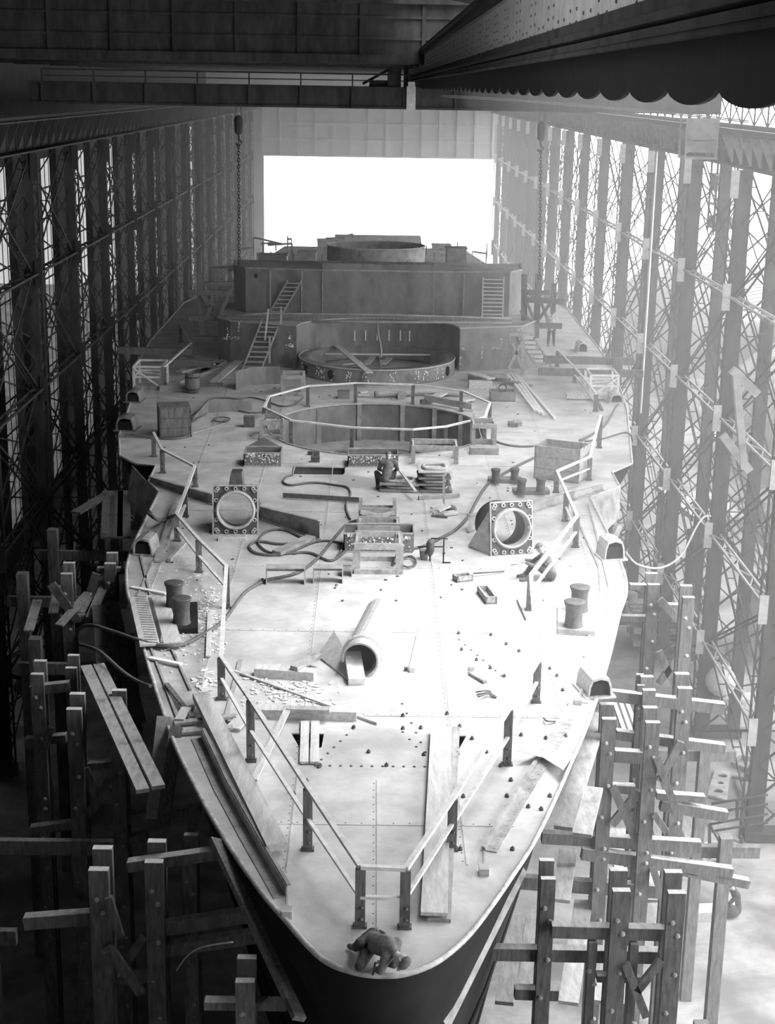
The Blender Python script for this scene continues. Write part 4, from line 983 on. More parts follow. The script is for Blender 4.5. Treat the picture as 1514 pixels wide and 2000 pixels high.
plank((341, 1416, .02), (460, 1401, .1), .16, .06, 'grey board crossing under the long thick plank, the farther one', m='woodm')
plank((348, 1434, .02), (455, 1423, .08), .16, .06, 'grey board crossing under the long thick plank, the nearer one', m='woodm')
plank((325, 1337, .05), (376, 1402, .1), .1, .04, 'thin dark slat on the left waterway', m='woodd')
plank((350, 1408, .08), (364, 1384, .12), .2, .04, 'small pale board end on the left waterway')
plank((455, 1425, .05), (480, 1396, .1), .3, .04, 'small angular board by the end of the cross timber')
# marked plank platform on left waterway
for i, (a, b, w_, lab) in enumerate([((274, 1168, .1), (297, 1262, .1), .55, 'broad board with ruled cross marks on the left edge'), ((308, 1170, .1), (334, 1260, .1), .5, 'plain broad board inboard of the marked board, left edge')]):
    o = plank(a, b, w_, .06, lab)
    if i == 0:
        m_ = MB(); A_, B2 = G(*a), G(*b)
        for k in range(20): p = A_.lerp(B2, (k+.5)/20)+Vector((0, 0, .065)); m_.box(p, (.3, .02, .01), -.1)
        part(o, 'ruled_mark', m_, M['rivet'], 'dark ruled lines')
# long rods on right deck
for i, (a, b) in enumerate([((992, 734, .02), (1046, 806, .02)), ((999, 733, .02), (1054, 809, .02)), ((1006, 733, .02), (1062, 812, .02)), ((1012, 736, .02), (1084, 820, .02))]):
    plank(a, b, .12, .1, '%s of four long pale battens lying together on the right after deck' % ['leftmost', 'second', 'third', 'rightmost'][i], name='batten', cat='batten', m='woodrail')
# pile of planks at left after deck
for i, (a, b, m_) in enumerate([((395, 728, .0), (445, 702, .0), 'woodm'), ((345, 748, .0), (430, 718, .0), 'woodm'), ((400, 747, .0), (462, 706, .0), 'woodm'), ((418, 748, .1), (468, 706, .1), 'wood'), ((375, 735, .0), (425, 712, .0), 'woodd'), ((350, 728, .1), (415, 712, .1), 'woodm')]):
    plank(a, b, .38, .08, ['grey plank in the left pile, running by its middle', 'lowest grey plank of the left pile, nearest the barrel', 'plank of the left pile second from the ladder foot', 'topmost pale plank of the left pile, beside the ladder foot', 'darkest plank of the left pile', 'plank at the far left of the left pile'][i], m=m_)
# right after pile
for i, (a, b, m_, th) in enumerate([((915, 742, .0), (985, 742, .0), 'woodd', .25), ((925, 733, .25), (995, 738, .25), 'woodm', .1), ((915, 757, 0), (960, 757, 0), 'wood', .3), ((920, 730, .35), (960, 741, .35), 'wood', .06), ((985, 745, .1), (1036, 756, .0), 'woodd', .08)]):
    plank(a, b, .4, th, ['thick dark timber at the back of the right pile', 'board on top of the right pile', 'pale squared timber at the front of the right pile', 'thin board aslant on the right pile', 'dark board end sticking out right of the right pile'][i], m=m_)
plank((830, 782, .15), (923, 800, .1), .14, .25, 'heavy timber aslant behind the right half of the well railing', m='woodm')
plank((822, 788, .05), (844, 786, .05), .15, .15, 'short timber stub behind the well railing', m='woodd')
for i, (a, b) in enumerate([((845, 776, .1), (862, 768, .1)), ((853, 778, .1), (872, 769, .1)), ((884, 790, .1), (925, 781, .1)), ((700, 773, .05), (722, 773, .05)), ((702, 768, .1), (716, 766, .1))]):
    plank(a, b, .18, .07, ['short board scrap aft of the well, left of a pair', 'short board scrap aft of the well, right of a pair', 'board scrap by the right post of the well railing', 'lower of two short boards left of the canvas pipe', 'upper of two short boards left of the canvas pipe'][i], m='wood')
solo('canvas_pipe', MB().tube(smooth_path([G(732, 770, .15), G(790, 768, .15), G(820, 764, .22), G(860, 766, .15), G(900, 770, .1), G(912, 768, .1)], 4), .13, 12), M['hose'], 'long fat pale pipe lying just aft of the well', 'pipe')
# curved plate with bent leaf
b = MB(); c_ = [(461, 762), (470, 757), (490, 752), (520, 750), (547, 750)]
P = [G(x, y) for x, y in c_]
for a_, e in zip(P[:-1], P[1:]): b.plate([a_, e, e+Vector((0, .1, .75)), a_+Vector((0, .1, .75))], (0, .04, 0))
solo('curved_plate', b, M['plate'], 'curved dark steel plate standing on edge below the ladder', 'steel plate')
b = MB(); A_ = G(407, 806); B2 = G(492, 803); b.plate([A_, B2, B2+Vector((0, .05, .45)), A_+Vector((0, .05, .5))], (0, .04, 0))
b.plate([A_, A_+Vector((0, .05, .5)), G(376, 817, .5), G(376, 823)], (0.02, .03, 0))
solo('steel_angle_plate', b, M['plate'], 'long dark bent plate on edge right of the left crate', 'steel plate')
plank((372, 849, .02), (446, 826, .02), .07, .06, 'long thin pole lying right of the left crate', name='pole', cat='pole', m='woodm')
plank((1113, 885, .08), (1150, 884, .08), .2, .1, 'short timber just outboard of the right crate', m='woodm')
plank((1160, 770, .1), (1176, 803, .0), .1, .08, 'dark slat leaning at the right frame booth', m='woodd')
plank((330, 1098, .02), (367, 1058, .02), .1, .1, 'short beam end under the left rail', m='woodm')
plank((309, 1098, .02), (345, 985, .02), .25, .05, 'long narrow board beside the left rail on the waterway', m='woodm')
# channel pieces
def uplate(x0, x1, yt, yb, lab, m='plate2'):
    A_ = G(x0, yb); B2 = G(x1, yb); H_ = GY(x0, yt, A_.y).z*.9; b = MB()
    b.frame(A_, (.02, 0, 0), (0, .35, 0), (0, 0, H_)); b.frame(B2, (.02, 0, 0), (0, .35, 0), (0, 0, H_)); b.frame(A_+Vector((0, 0, H_)), B2-A_+Vector((.02, 0, 0)), (0, .35, 0), (0, 0, .02))
    b.frame(A_+Vector((0, .35, H_*.6)), B2-A_+Vector((.02, 0, 0)), (0, .02, 0), (0, 0, H_*.4)); return solo('bent_plate', b, M[m], lab, 'bent plate')
uplate(519, 594, 1108, 1142, 'long three-sided bent plate forward of the hose coil')
uplate(611, 668, 1108, 1140, 'bent plate with two upright ends right of the long one')
uplate(668, 686, 1102, 1127, 'small upright bent plate by the large timber frame')
plank((540, 1083, .05), (608, 1052, .1), .3, .1, 'flat angled steel piece lying in the hose coil', name='steel_angle', cat='steel piece', m='plate2')
# rolled plate on blocks
r = thing('rolled_plate', 'large pale half-rolled steel plate lying slantwise on the foredeck', 'rolled plate', G(715, 1320))
a_, b_ = G(703, 1290, .36), G(746, 1200, .36); d = (b_-a_); u = d.normalized(); s_ = u.cross(Vector((0, 0, 1))).normalized(); n_ = 18; R_ = .41; b = MB()
prev = None
for k in range(n_+1):
    t = math.radians(-60+250*k/n_); o_ = s_*(R_*math.cos(t))+Vector((0, 0, R_*math.sin(t)))
    if prev is not None: b.plate([a_+prev, a_+o_, b_+o_, b_+prev], -(prev+o_)*.05)
    prev = o_
part(r, 'curved_sheet', b, M['castrim'])
bd = MB()
for k in range(14):
    t = math.radians(-50+215*k/13); t2 = math.radians(-50+215*(k+1)/13); p = a_+d*.12
    bd.beam(p+s_*((R_+.02)*math.cos(t))+Vector((0, 0, (R_+.02)*math.sin(t))), p+s_*((R_+.02)*math.cos(t2))+Vector((0, 0, (R_+.02)*math.sin(t2))), .08, .02, u)
part(r, 'strap', bd, M['chalk'], 'white strap round the near end')
solo('wood_chock', MB().beam(G(689, 1279, .3), G(697, 1333, .06), .36, .2), M['woodrail'], 'white wood block wedged at the near end of the rolled plate', 'wood block')
b = MB(); b.plate([G(621, 1284), G(684, 1333), G(668, 1262, .3), G(652, 1236, .3)], (0, 0, .05)); solo('triangular_plate', b, M['castrim'], 'flat tapered plate leaning left of the rolled plate', 'steel plate')
# flat triangular sheet on right edge
b = MB(); b.plate([G(1012, 1468, .25), G(1060, 1480, .12), G(1100, 1505, .25), G(1118, 1478, .03), G(1066, 1468, .0)], (0, 0, .02)); solo('thin_sheet', b, M['chalk'], 'thin pale curling sheet on the right waterway', 'sheet')
b = MB(); b.beam(G(918, 1314, .04), G(948, 1332, .04), .1, .06); b.box(G(920, 1313)+Vector((0, 0, .08)), (.14, .06, .1), .4); solo('drilled_bar', b, M['plate2'], 'short drilled steel bar on the right foredeck', 'bar')
for i, dy in enumerate((0, 5, 9)):
    solo('steel_hook', MB().tube(smooth_path([G(930+i*2, 1352+dy, .06), G(940, 1350+dy, .1), G(955, 1349+dy*.6, .08), G(962, 1356+dy*.5, .03), G(970, 1361+dy*.1, .03)], 4), .018, 6), M['rivet'], 'bent steel hook bar on the right foredeck, %s of three' % ['topmost', 'middle', 'lowest'][i], 'hook bar')
b = MB(); b.tube(smooth_path([G(1062, 1402, .05), G(1068, 1408, .08), G(1085, 1409, .03)], 4), .02, 6); solo('steel_dog', b, M['rivet'], 'small bent rod by the right angle bar', 'rod')
solo('thin_rod', MB().tube([G(1010, 1172, .03), G(1027, 1210, .03)], .02, 6), M['rivet'], 'thin rod lying ahead of the seated man', 'rod')
solo('tool_rod', MB().tube([G(925, 1120, .1), G(985, 1116, .05)], .02, 6), M['rivet'], 'long thin rod pointing at the tool box', 'rod')
# plate stacks on centreline
def frame_slab(c_, sx, sy, z, rz, lab, m, grp):
    r = thing('flanged_plate', lab, 'flanged plate', (c_.x, c_.y, z), grp)
    p = Vector((c_.x, c_.y, z)); sb_ = part(r, 'slab', MB().box(p+Vector((0, 0, .03)), (sx, sy, .06), rz), M[m])
    rp = MB(); R3 = Matrix.Rotation(rz, 3, 'Z'); q_ = []
    for k in range(29):
        t = 2*math.pi*k/28; ex = .34*sx*(abs(math.cos(t))**.5)*math.copysign(1, math.cos(t)); ey = .34*sy*(abs(math.sin(t))**.5)*math.copysign(1, math.sin(t)); q_.append(p+R3 @ Vector((ex, ey, .1)))
    rp.tube(q_, .05, 8); part(sb_, 'raised_rib', rp, M['castrim'], 'raised rounded rib')
    return r
c_ = G(848, 955)
for i in range(4): frame_slab(c_+Vector((random.uniform(-.05, .05), 0, 0)), 1.05, 1.0, .02+.21*i, random.uniform(-.05, .05), ['bottom flanged plate of the right-hand stack', 'second flanged plate up in the right-hand stack', 'third flanged plate up in the right-hand stack', 'pale top flanged plate of the right-hand stack'][i], 'plate' if i < 3 else 'wood', 'flanged plates stacked forward of the well')
c_ = G(782, 955)
for i in range(2): frame_slab(c_, 1.25, .9, .02+.2*i, -.1, ['lower flanged plate of the left-hand stack by the crouching man', 'upper flanged plate of the left-hand stack by the crouching man'][i], 'plate2', 'flanged plates stacked forward of the well')
plank((778, 916, .5), (811, 960, .3), .09, .05, 'white batten leaning across the left-hand stack')
solo('stack_stake', MB().beam(G(867, 985), GY(867, 930, G(867, 985).y), .07, .05, (0, 1, 0)), M['woodm'], 'upright stake in front of the right-hand stack', 'stake')
solo('stack_bearer', MB().beam(G(818, 972, .06), G(897, 968, .06), .14, .12), M['woodm'], 'timber bearer under the right-hand stack', 'bearer')
for i, (a, b, w_) in enumerate([((843, 994, .1), (864, 986, .15), .12), ((856, 1000, .15), (878, 990, .2), .12), ((846, 1004, .05), (890, 1001, .05), .12), ((866, 1008, .02), (894, 1004, .02), .1), ((843, 1009, 0), (874, 1012, 0), .09)]):
    plank(a, b, w_, .06, ['upper left stick', 'upper right stick', 'long middle stick', 'lower right stick', 'dark lowest stick'][i]+' of the small scrap heap forward of the stack', name='scrap_stick', cat='stick', m='wood' if i < 4 else 'woodd')
solo('dark_lump', MB().ball(G(880, 1000)+Vector((0, 0, .1)), .16, 10, 1.2, .8, .8), M['rivet'], 'dark lump among the scrap heap sticks', 'scrap')
# air tool, bucket, stand, wire
r = thing('bucket', 'small steel bucket beside the air tool', 'bucket', G(828, 1092)); p = G(828, 1092); part(r, 'pail', MB().lathe([(.01, 0), (.1, 0), (.13, .26), (.12, .26), (.09, .03)], p, 16), M['plate'])
part(r, 'handle', MB().tube([p+Vector((.13*math.cos(k*.314), 0, .26+.12*math.sin(k*.314))) for k in range(11)], .01, 5), M['steel'])
r = thing('air_drill', 'pneumatic drill standing point down on deck', 'drill', G(840, 1096)); p = G(840, 1096)
part(r, 'body', MB().lathe([(.02, .12), (.07, .2), (.11, .28), (.11, .52), (.09, .56), (.05, .62), (.005, .62)], p, 14), M['cast']); part(r, 'bit', MB().tube([p, p+Vector((0, 0, .15))], .02, 6), M['steel'])
part(r, 'handle', MB().tube([p+Vector((-.35, 0, .4)), p+Vector((.35, 0, .42))], .02, 6), M['steel'])
r = thing('pipe_stand', 'thin bent pipe stand right of the air drill', 'stand', G(866, 1100)); p = G(866, 1100)
part(r, 'pole', MB().tube([p, p+Vector((0, 0, .72))], .022, 6), M['steel']); part(r, 'foot', MB().tube([p+Vector((0, 0, .02)), p+Vector((.2, 0, .02))], .02, 6), M['steel']); part(r, 'arm', MB().tube([p+Vector((-.35, 0, .7)), p+Vector((.1, 0, .7))], .02, 6), M['steel'])
random.seed(4); pts = []
for k in range(40):
    t = k*.8; pts.append(G(798+17*math.cos(t)*random.uniform(.6, 1), 1097+13*math.sin(t)*random.uniform(.6, 1), .03+.002*k))
solo('wire_coil', MB().tube(smooth_path(pts, 3), .012, 5), M['rivet'], 'tangled coil of thin wire right of the large timber frame', 'wire')
# hoses
def hose(pts, rr, lab, m='rope', z=.04, name='air_hose'):
    P = [G(p[0], p[1], p[2] if len(p) > 2 else z) for p in pts]; return solo(name, MB().tube(smooth_path(P, 6), rr, 8), M[m], lab, 'hose')
hose([(699, 1017, .6), (690, 1019, .4), (677, 1025), (660, 1043), (644, 1062), (620, 1091), (585, 1117), (550, 1127), (525, 1132), (498, 1144), (474, 1162), (444, 1203), (422, 1224), (396, 1239), (370, 1254), (341, 1262, .1), (300, 1258, .12), (262, 1247, .15), (220, 1233, .1), (178, 1221, .05), (155, 1228, -.2), (150, 1242, -.6)], .045, 'long air hose snaking from the centreline over the left edge')
hose([(155, 1259, -.4), (176, 1264, -.1), (198, 1275, .0), (238, 1310, -.1), (268, 1330, -.2), (294, 1340, .02)], .04, 'short hose arching off the left edge below the long hose')
hose([(704, 1020, .5), (690, 1060, .1), (668, 1082), (644, 1095), (607, 1080), (570, 1080), (533, 1084), (500, 1080), (487, 1068), (496, 1059), (514, 1058), (540, 1062), (570, 1062)], .04, 'coiled air hose between the left hawse pipe and the frames, larger loop')
hose([(668, 1061), (640, 1056), (610, 1060), (560, 1080), (525, 1078), (505, 1062), (510, 1046), (530, 1035), (560, 1036), (590, 1050), (608, 1056)], .035, 'coiled air hose between the left hawse pipe and the frames, upper loop')
hose([(572, 927), (560, 931), (553, 940), (560, 946), (573, 947), (600, 943), (625, 943), (655, 947), (677, 951), (684, 960), (683, 970), (676, 985), (678, 1000), (684, 1014)], .035, 'air hose running forward from the deck hatch')
hose([(770, 1100, .1), (776, 1085, .2), (788, 1077), (810, 1071), (832, 1065), (860, 1051), (888, 1036), (914, 1010, .06), (925, 990), (932, 977), (942, 960), (953, 945), (965, 935), (977, 929), (999, 916), (1020, 905), (1043, 894)], .045, 'long air hose from the near timber frame to the right crate')
hose([(965, 860), (980, 866), (999, 870), (1020, 872), (1043, 871)], .04, 'dark hose between the right work frame and the crate')
hose([(1132, 860, .1), (1155, 849), (1176, 836), (1188, 822), (1195, 810), (1201, 798, .2), (1208, 790, .3)], .04, 'hose curving aft along the right edge')
hose([(1143, 862, .1), (1176, 857), (1200, 850), (1221, 845, .1), (1232, 850, .1), (1236, 862, -.2)], .035, 'hose drooping over the right edge beside the crate')
hose([(228, 870, -.3), (230, 858, 0), (241, 849, .1), (270, 850, .1), (300, 855), (340, 857), (374, 851)], .045, 'hose arching over the left edge in front of the dark crate')
hose([(374, 812, .1), (395, 795), (412, 779), (440, 777), (465, 779), (490, 776), (520, 783), (548, 793), (575, 790), (592, 776, .1)], .03, 'thin dark hose snaking between the left crate and the work frame')
hose([(374, 818), (400, 806), (420, 787), (445, 792), (470, 803), (500, 806), (528, 801)], .03, 'second thin dark hose nearer than the snaking one, left side')
hose([(433+16*math.cos(k*.6), 819+4.5*math.sin(k*.6), .03+.004*k) for k in range(24)], .025, 'small flat coil of hose on the left deck')
hose([(696, 1028, .35), (690, 1044, .2), (680, 1060), (665, 1078), (655, 1092)], .035, 'short hose bent over the left side of the timber frames')
# wood shavings and chips scattered on the left deck: countless
random.seed(21); ch = MB()
def chips(x0, y0, x1, y1, n_, s0, s1):
    for k in range(n_):
        px, py = random.gauss((x0+x1)/2, (x1-x0)/4), random.gauss((y0+y1)/2, (y1-y0)/4); p = G(px, py, .012); s_ = random.uniform(s0, s1); a_ = random.uniform(0, 3.14)
        e = Vector((math.cos(a_), math.sin(a_), 0))*s_; f_ = Vector((-math.sin(a_), math.cos(a_), 0))*s_*random.uniform(.25, .6)
        ch.plate([p-e, p-f_*.7, p+e*.9, p+f_], (0, 0, .015))
chips(380, 1150, 440, 1280, 220, .02, .07); chips(470, 1320, 640, 1385, 190, .03, .1); chips(310, 1180, 400, 1300, 120, .02, .06); chips(380, 1315, 430, 1355, 30, .06, .13); chips(300, 1080, 440, 1160, 60, .015, .05)
solo('wood_shavings', ch, M['chalk'], 'white wood chips and shavings scattered over the left foredeck', 'wood shavings', None, 'stuff')
random.seed(22); db = MB()
for k in range(150):
    px, py = random.uniform(300, 1180), random.uniform(740, 1180); p = G(px, py, .0)
    if ((p.x-WC[0])/4.4)**2+((p.y-WC[1])/4.9)**2 < 1: continue
    db.box(p+Vector((0, 0, .015)), (random.uniform(.02, .09), random.uniform(.02, .07), .03), random.uniform(0, 3))
solo('deck_litter', db, M['rivet'], 'small dark scraps and rivets littered over the main deck', 'litter', None, 'stuff')
# ================================================================ timber staging round the bow
def staging(lab, posts, beams, braces, side):
    """posts: (px, py_top, z_top, width[, py_bottom]) ; beams: (x0,y0,x1,y1,h,post index) in px; braces the same"""
    Ps = [G(p[0], p[1], p[2]) for p in posts]
    r = thing('timber_staging', lab, 'staging', (Ps[0].x, Ps[0].y, GZ))
    for p, q_ in zip(posts, Ps):
        wd = p[3]; zb = GZ
        u_ = part(r, 'upright', MB().box((q_.x, q_.y, (q_.z+zb)/2), (wd, wd*.45, q_.z-zb)), M['woodd'])
        u2 = part(r, 'upright_pair', MB().box((q_.x, q_.y+wd*1.25, (q_.z+.18+zb)/2), (wd, wd*.45, q_.z+.18-zb)), M['woodd'])
        z = q_.z-.55; k = 0
        while z > q_.z-8:
            b = MB(); b.dome((q_.x+(.05 if k % 3 else -.05), q_.y-wd*.225, z), .055, 6, (0, -1, 0), .9); part(u_, 'bolt', b, M['plate2']); z -= .75 if k % 4 else .25; k += 1
        part(u_, 'sawn_end', MB().box((q_.x, q_.y, q_.z+.003), (wd*1.0, wd*.45, .006)), M['ends'], 'pale sawn top'); part(u2, 'sawn_end', MB().box((q_.x, q_.y+wd*1.25, q_.z+.183), (wd, wd*.45, .006)), M['ends'], 'pale sawn top')
    for x0, y0, x1, y1, h, i in beams:
        Y = Ps[i].y+posts[i][3]*.62; a, b = GY(x0, y0+h/2, Y), GY(x1, y1+h/2, Y); hm = h*(Y*1.05)/F_PX
        cb_ = part(r, 'crossbeam', MB().beam(a, b, .2, hm), M['woodd'])
        part(cb_, 'top_strip', MB().beam(a.lerp(b, .002)+Vector((0, 0, hm/2+.004)), b.lerp(a, .002)+Vector((0, 0, hm/2+.004)), .19, .006), M['woodm'])  # strip of paler wood along the beam top
    for x0, y0, x1, y1, w_, i in braces:
        Y = Ps[i].y-posts[i][3]*.3; a, b = GY(x0, y0, Y), GY(x1, y1, Y); part(r, 'brace', MB().beam(a, b, w_*Y/F_PX, .1, (0, 1, 0)), M['woodd'])
    return r
staging('tall timber staging beside the right waterway, farthest of the right frames', [(1277, 1141, .3, .3), (1345, 1166, .3, .3)],
        [(1230, 1140, 1262, 1141, 10, 0), (1282, 1178, 1340, 1180, 12, 0), (1183, 1200, 1262, 1202, 10, 0)], [(1288, 1171, 1335, 1220, 16, 0), (1287, 1272, 1328, 1361, 16, 0), (1330, 1275, 1287, 1335, 14, 0)], 1)
staging('right timber staging with one long beam cut off square, third nearest of that side', [(1252, 1338, -.3, .16), (1268, 1347, -.3, .28), (1338, 1343, -.3, .32)],
        [(1181, 1345, 1414, 1372, 22, 1), (1203, 1424, 1415, 1452, 19, 2)], [(1330, 1448, 1288, 1525, 16, 1), (1285, 1485, 1307, 1562, 16, 1)], 1)
staging('timber staging with bolted pairs of posts close to the right bow, second nearest', [(1190, 1403, -.4, .3), (1275, 1410, -.4, .3)],
        [(1200, 1462, 1257, 1466, 25, 0), (1195, 1530, 1240, 1532, 17, 0), (1282, 1545, 1376, 1552, 14, 1), (1058, 1622, 1368, 1640, 24, 0), (1136, 1652, 1430, 1692, 26, 1), (1290, 1560, 1420, 1582, 22, 1), (1010, 1707, 1290, 1726, 28, 0), (1330, 1690, 1462, 1716, 18, 1)],
        [(1197, 1537, 1245, 1645, 18, 0), (1249, 1545, 1195, 1610, 18, 0), (1283, 1478, 1327, 1600, 16, 1), (1278, 1590, 1302, 1625, 14, 1), (1275, 1695, 1300, 1770, 16, 1)], 1)
staging('big foreground timber staging at the lower right, nearest of the right frames', [(1071, 1715, -.5, .25), (1214, 1738, -.5, .3), (1322, 1742, -.5, .3)],
        [(1077, 1802, 1300, 1808, 27, 1), (940, 1845, 1295, 1852, 28, 0), (1005, 1925, 1090, 1928, 24, 0)], [(1222, 1882, 1262, 1985, 18, 1), (1292, 1875, 1244, 1935, 18, 1)], 1)
staging('short doubled staging posts between the foreground posts on the right side', [(1159, 1840, -1.6, .14), (1240, 1843, -1.6, .14)], [(1165, 1900, 1250, 1902, 14, 0)], [], 1)
staging('dark timber staging beside the left waterway behind the two long planks', [(228, 1376, -.3, .3), (145, 1384, -.3, .32)],
        [(163, 1489, 222, 1484, 14, 0), (179, 1647, 288, 1622, 18, 0), (60, 1612, 150, 1600, 16, 1), (248, 1588, 392, 1570, 20, 0)], [(212, 1540, 170, 1592, 18, 0), (167, 1500, 200, 1562, 14, 0), (218, 1512, 192, 1560, 14, 0)], -1)
staging('dark timber staging at the far left of the left side', [(73, 1316, -.3, .28), (139, 1304, -.3, .26)], [(60, 1338, 136, 1330, 18, 0), (50, 1440, 130, 1432, 16, 0)], [(100, 1420, 75, 1500, 14, 0)], -1)
staging('big dark foreground staging at the lower left, nearest of the left frames', [(301, 1682, -.5, .32), (193, 1697, -.5, .34), (370, 1664, -.7, .26)],
        [(250, 1679, 438, 1653, 22, 0), (317, 1798, 510, 1768, 28, 0), (317, 1841, 506, 1813, 26, 0), (48, 1786, 180, 1776, 28, 1), (200, 1905, 300, 1895, 20, 0)],
        [(210, 1845, 276, 1940, 20, 1), (280, 1829, 236, 1895, 18, 0), (212, 1752, 236, 1830, 16, 1)], -1)
staging('lone low staging post under the left bow', [(479, 1915, -.9, .3)], [(400, 1950, 560, 1952, 18, 0)], [], -1)
staging('left staging frame standing farther aft in the dark beyond the plank ramp', [(130, 1120, 0, .3), (215, 1100, 0, .3)], [(117, 1202, 212, 1196, 14, 0), (190, 1108, 245, 1108, 8, 1)], [(100, 1140, 150, 1210, 18, 0), (188, 1120, 172, 1170, 16, 1)], -1)
# more staging poles in the dark depth on either side
for i, (x, y) in enumerate([(-7.5, 27), (-9, 25), (-8.4, 36), (-9.6, 40), (-9.8, 45), (-8.6, 21.5), (-6.2, 21)]):
    r = thing('staging_post', 'dark squared staging post on the left side, %s from the camera' % ORD[i], 'post', (x, y, GZ), 'lone staging posts on the left side')
    zt = [-1.2, -2, -1, -.6, -.8, -2.5, -2.8][i]
    part(r, 'upright', MB().box((x, y, (GZ+zt)/2), (.3, .3, zt-GZ)), M['woodd']); part(r, 'crossbeam', MB().box((x+1.0, y+.2, zt-.9), (3.0, .15, .3)), M['woodd'])
for i, (x, y) in enumerate([(6.8, 26.5), (8.8, 33.5), (9.2, 38), (4.6, 20.5), (5.6, 27)]):
    r = thing('staging_post', 'squared staging post deep under the right staging, %s from the camera' % ORD[i], 'post', (x, y, GZ), 'lone staging posts on the right side')
    zt = [-5.5, -5, -4.5, -5, -6][i]
    part(r, 'upright', MB().box((x, y, (GZ+zt)/2), (.3, .3, zt-GZ)), M['woodd']); part(r, 'crossbeam', MB().box((x-.6, y+.2, zt-.5), (3.0, .2, .3)), M['woodd'])
# planks laid on the staging
def zplank(a, b, wd, lab, m='woodm', th=.08): return solo('staging_plank', MB().beam(G(*a), G(*b), wd, th), M[m], lab, 'plank')
zplank((168, 1302, -.25), (279, 1545, -.35), .25, 'long bare plank of the left staging, outer of the pair')
zplank((193, 1299, -.25), (310, 1538, -.35), .25, 'long bare plank of the left staging, inner of the pair')
zplank((192, 1184, -1.0), (212, 1400, -1.4), .34, 'plank running along the left hull behind the hose', 'woodd')
zplank((219, 1176, -1.0), (270, 1410, -1.4), .34, 'plank running along the left hull closest to it', 'woodd')
zplank((248, 1240, -2.0), (262, 1430, -2.2), .4, 'low dark plank between the left planks and the hull', 'woodd')
for i, (x0, x1) in enumerate([(213, 210), (228, 226), (243, 242)]):
    zplank((x0, 960, -.8), (x1, 1050, -.8), .42, '%s board of the small platform by the left deck step' % ['outermost', 'middle', 'innermost'][i], 'woodd')
zplank((148, 1002, -.9), (216, 961, -.7), .35, 'dark board reaching out left from the left platform', 'woodd')
zplank((1172, 1395, -.9), (1100, 1618, -1.0), .36, 'staging plank along the right bow, nearest the hull')
zplank((1160, 1540, -.8), (1137, 1632, -.9), .36, 'short staging plank outboard of the long right one')
for i, (a, b) in enumerate([((1193, 1352, -3), (1220, 1430, -3)), ((1204, 1350, -3), (1233, 1430, -3)), ((1215, 1350, -3), (1246, 1428, -3))]):
    zplank(a, b, .1, ['left', 'middle', 'right'][i]+' slat seen through the right staging', 'woodrail')
for i, (a, b, w_, z) in enumerate([((1220, 1620), (1270, 1760), 1.2, -6), ((1140, 1760), (1110, 1960), .4, -5), ((1110, 1660), (1095, 1760), .4, -4), ((1290, 1760), (1275, 1820), .5, -7), ((1200, 1880), (1190, 1960), .8, -6), ((1010, 1790), (985, 1960), .35, -4), ((1045, 1780), (1030, 1940), .35, -4)]):
    zplank((a[0], a[1], z), (b[0], b[1], z), w_, ['wide pale boards deep under the right crossbeams', 'plank low behind the foreground right post', 'plank under the hull side, upper of the dark row', 'short board seen between the foreground right posts', 'lowest pale board at the bottom right', 'dark plank low beside the bow, outer', 'dark plank low beside the bow, middle'][i], 'woodm')
# shores leaning against the bow
def shore(a, b, w_, lab, m='woodm'): return solo('leaning_shore', MB().beam(a, b, w_, .22, (0, 1, 0)), M['woodm' if w_ > .25 else 'woodd'], lab, 'shore')
shore(GY(1012, 1695, 23.8), GY(858, 2000, 20.6), .27, 'broad pale shore timber leaning against the right side of the bow')
shore(GY(420, 1640, 23.6), GY(585, 1990, 19.8), .09, 'dark shore timber leaning against the left side of the bow')
shore(GY(322, 1400, 28.5), GY(300, 1600, 27.5), .3, 'short dark plank slanting down beside the left hull')
shore(GY(345, 1420, 28.0), GY(318, 1610, 27), .25, 'second dark plank slanting down beside the left hull, nearer the ship')
shore(GY(380, 1600, 25.3), GY(362, 1670, 25.0), .2, 'short prop under the left waterway')
solo('bent_wire', MB().tube(smooth_path([GY(345, 1895, 22), GY(365, 1868, 21.6), GY(395, 1850, 21.2), GY(455, 1840, 20.9)], 6), .012, 6), M['gusset'], 'pale bent wire in the dark below the left bow', 'wire')
# debris heap and boards far left
random.seed(31)
for i in range(7):
    a = Vector((-8.8+i*.35, 38+random.uniform(-1, 1), -1.2)); b = a+Vector((random.uniform(-.2, .8), random.uniform(1, 2.4), .3+.1*i))
    solo('scrap_board', MB().beam(a, b, .25, .05), M['woodm'], 'broken board in the dark heap left of the left waterway, %s from the left' % ['first', 'second', 'third', 'fourth', 'fifth', 'sixth', 'seventh'][i], 'board', 'scrap boards heaped on the left staging')
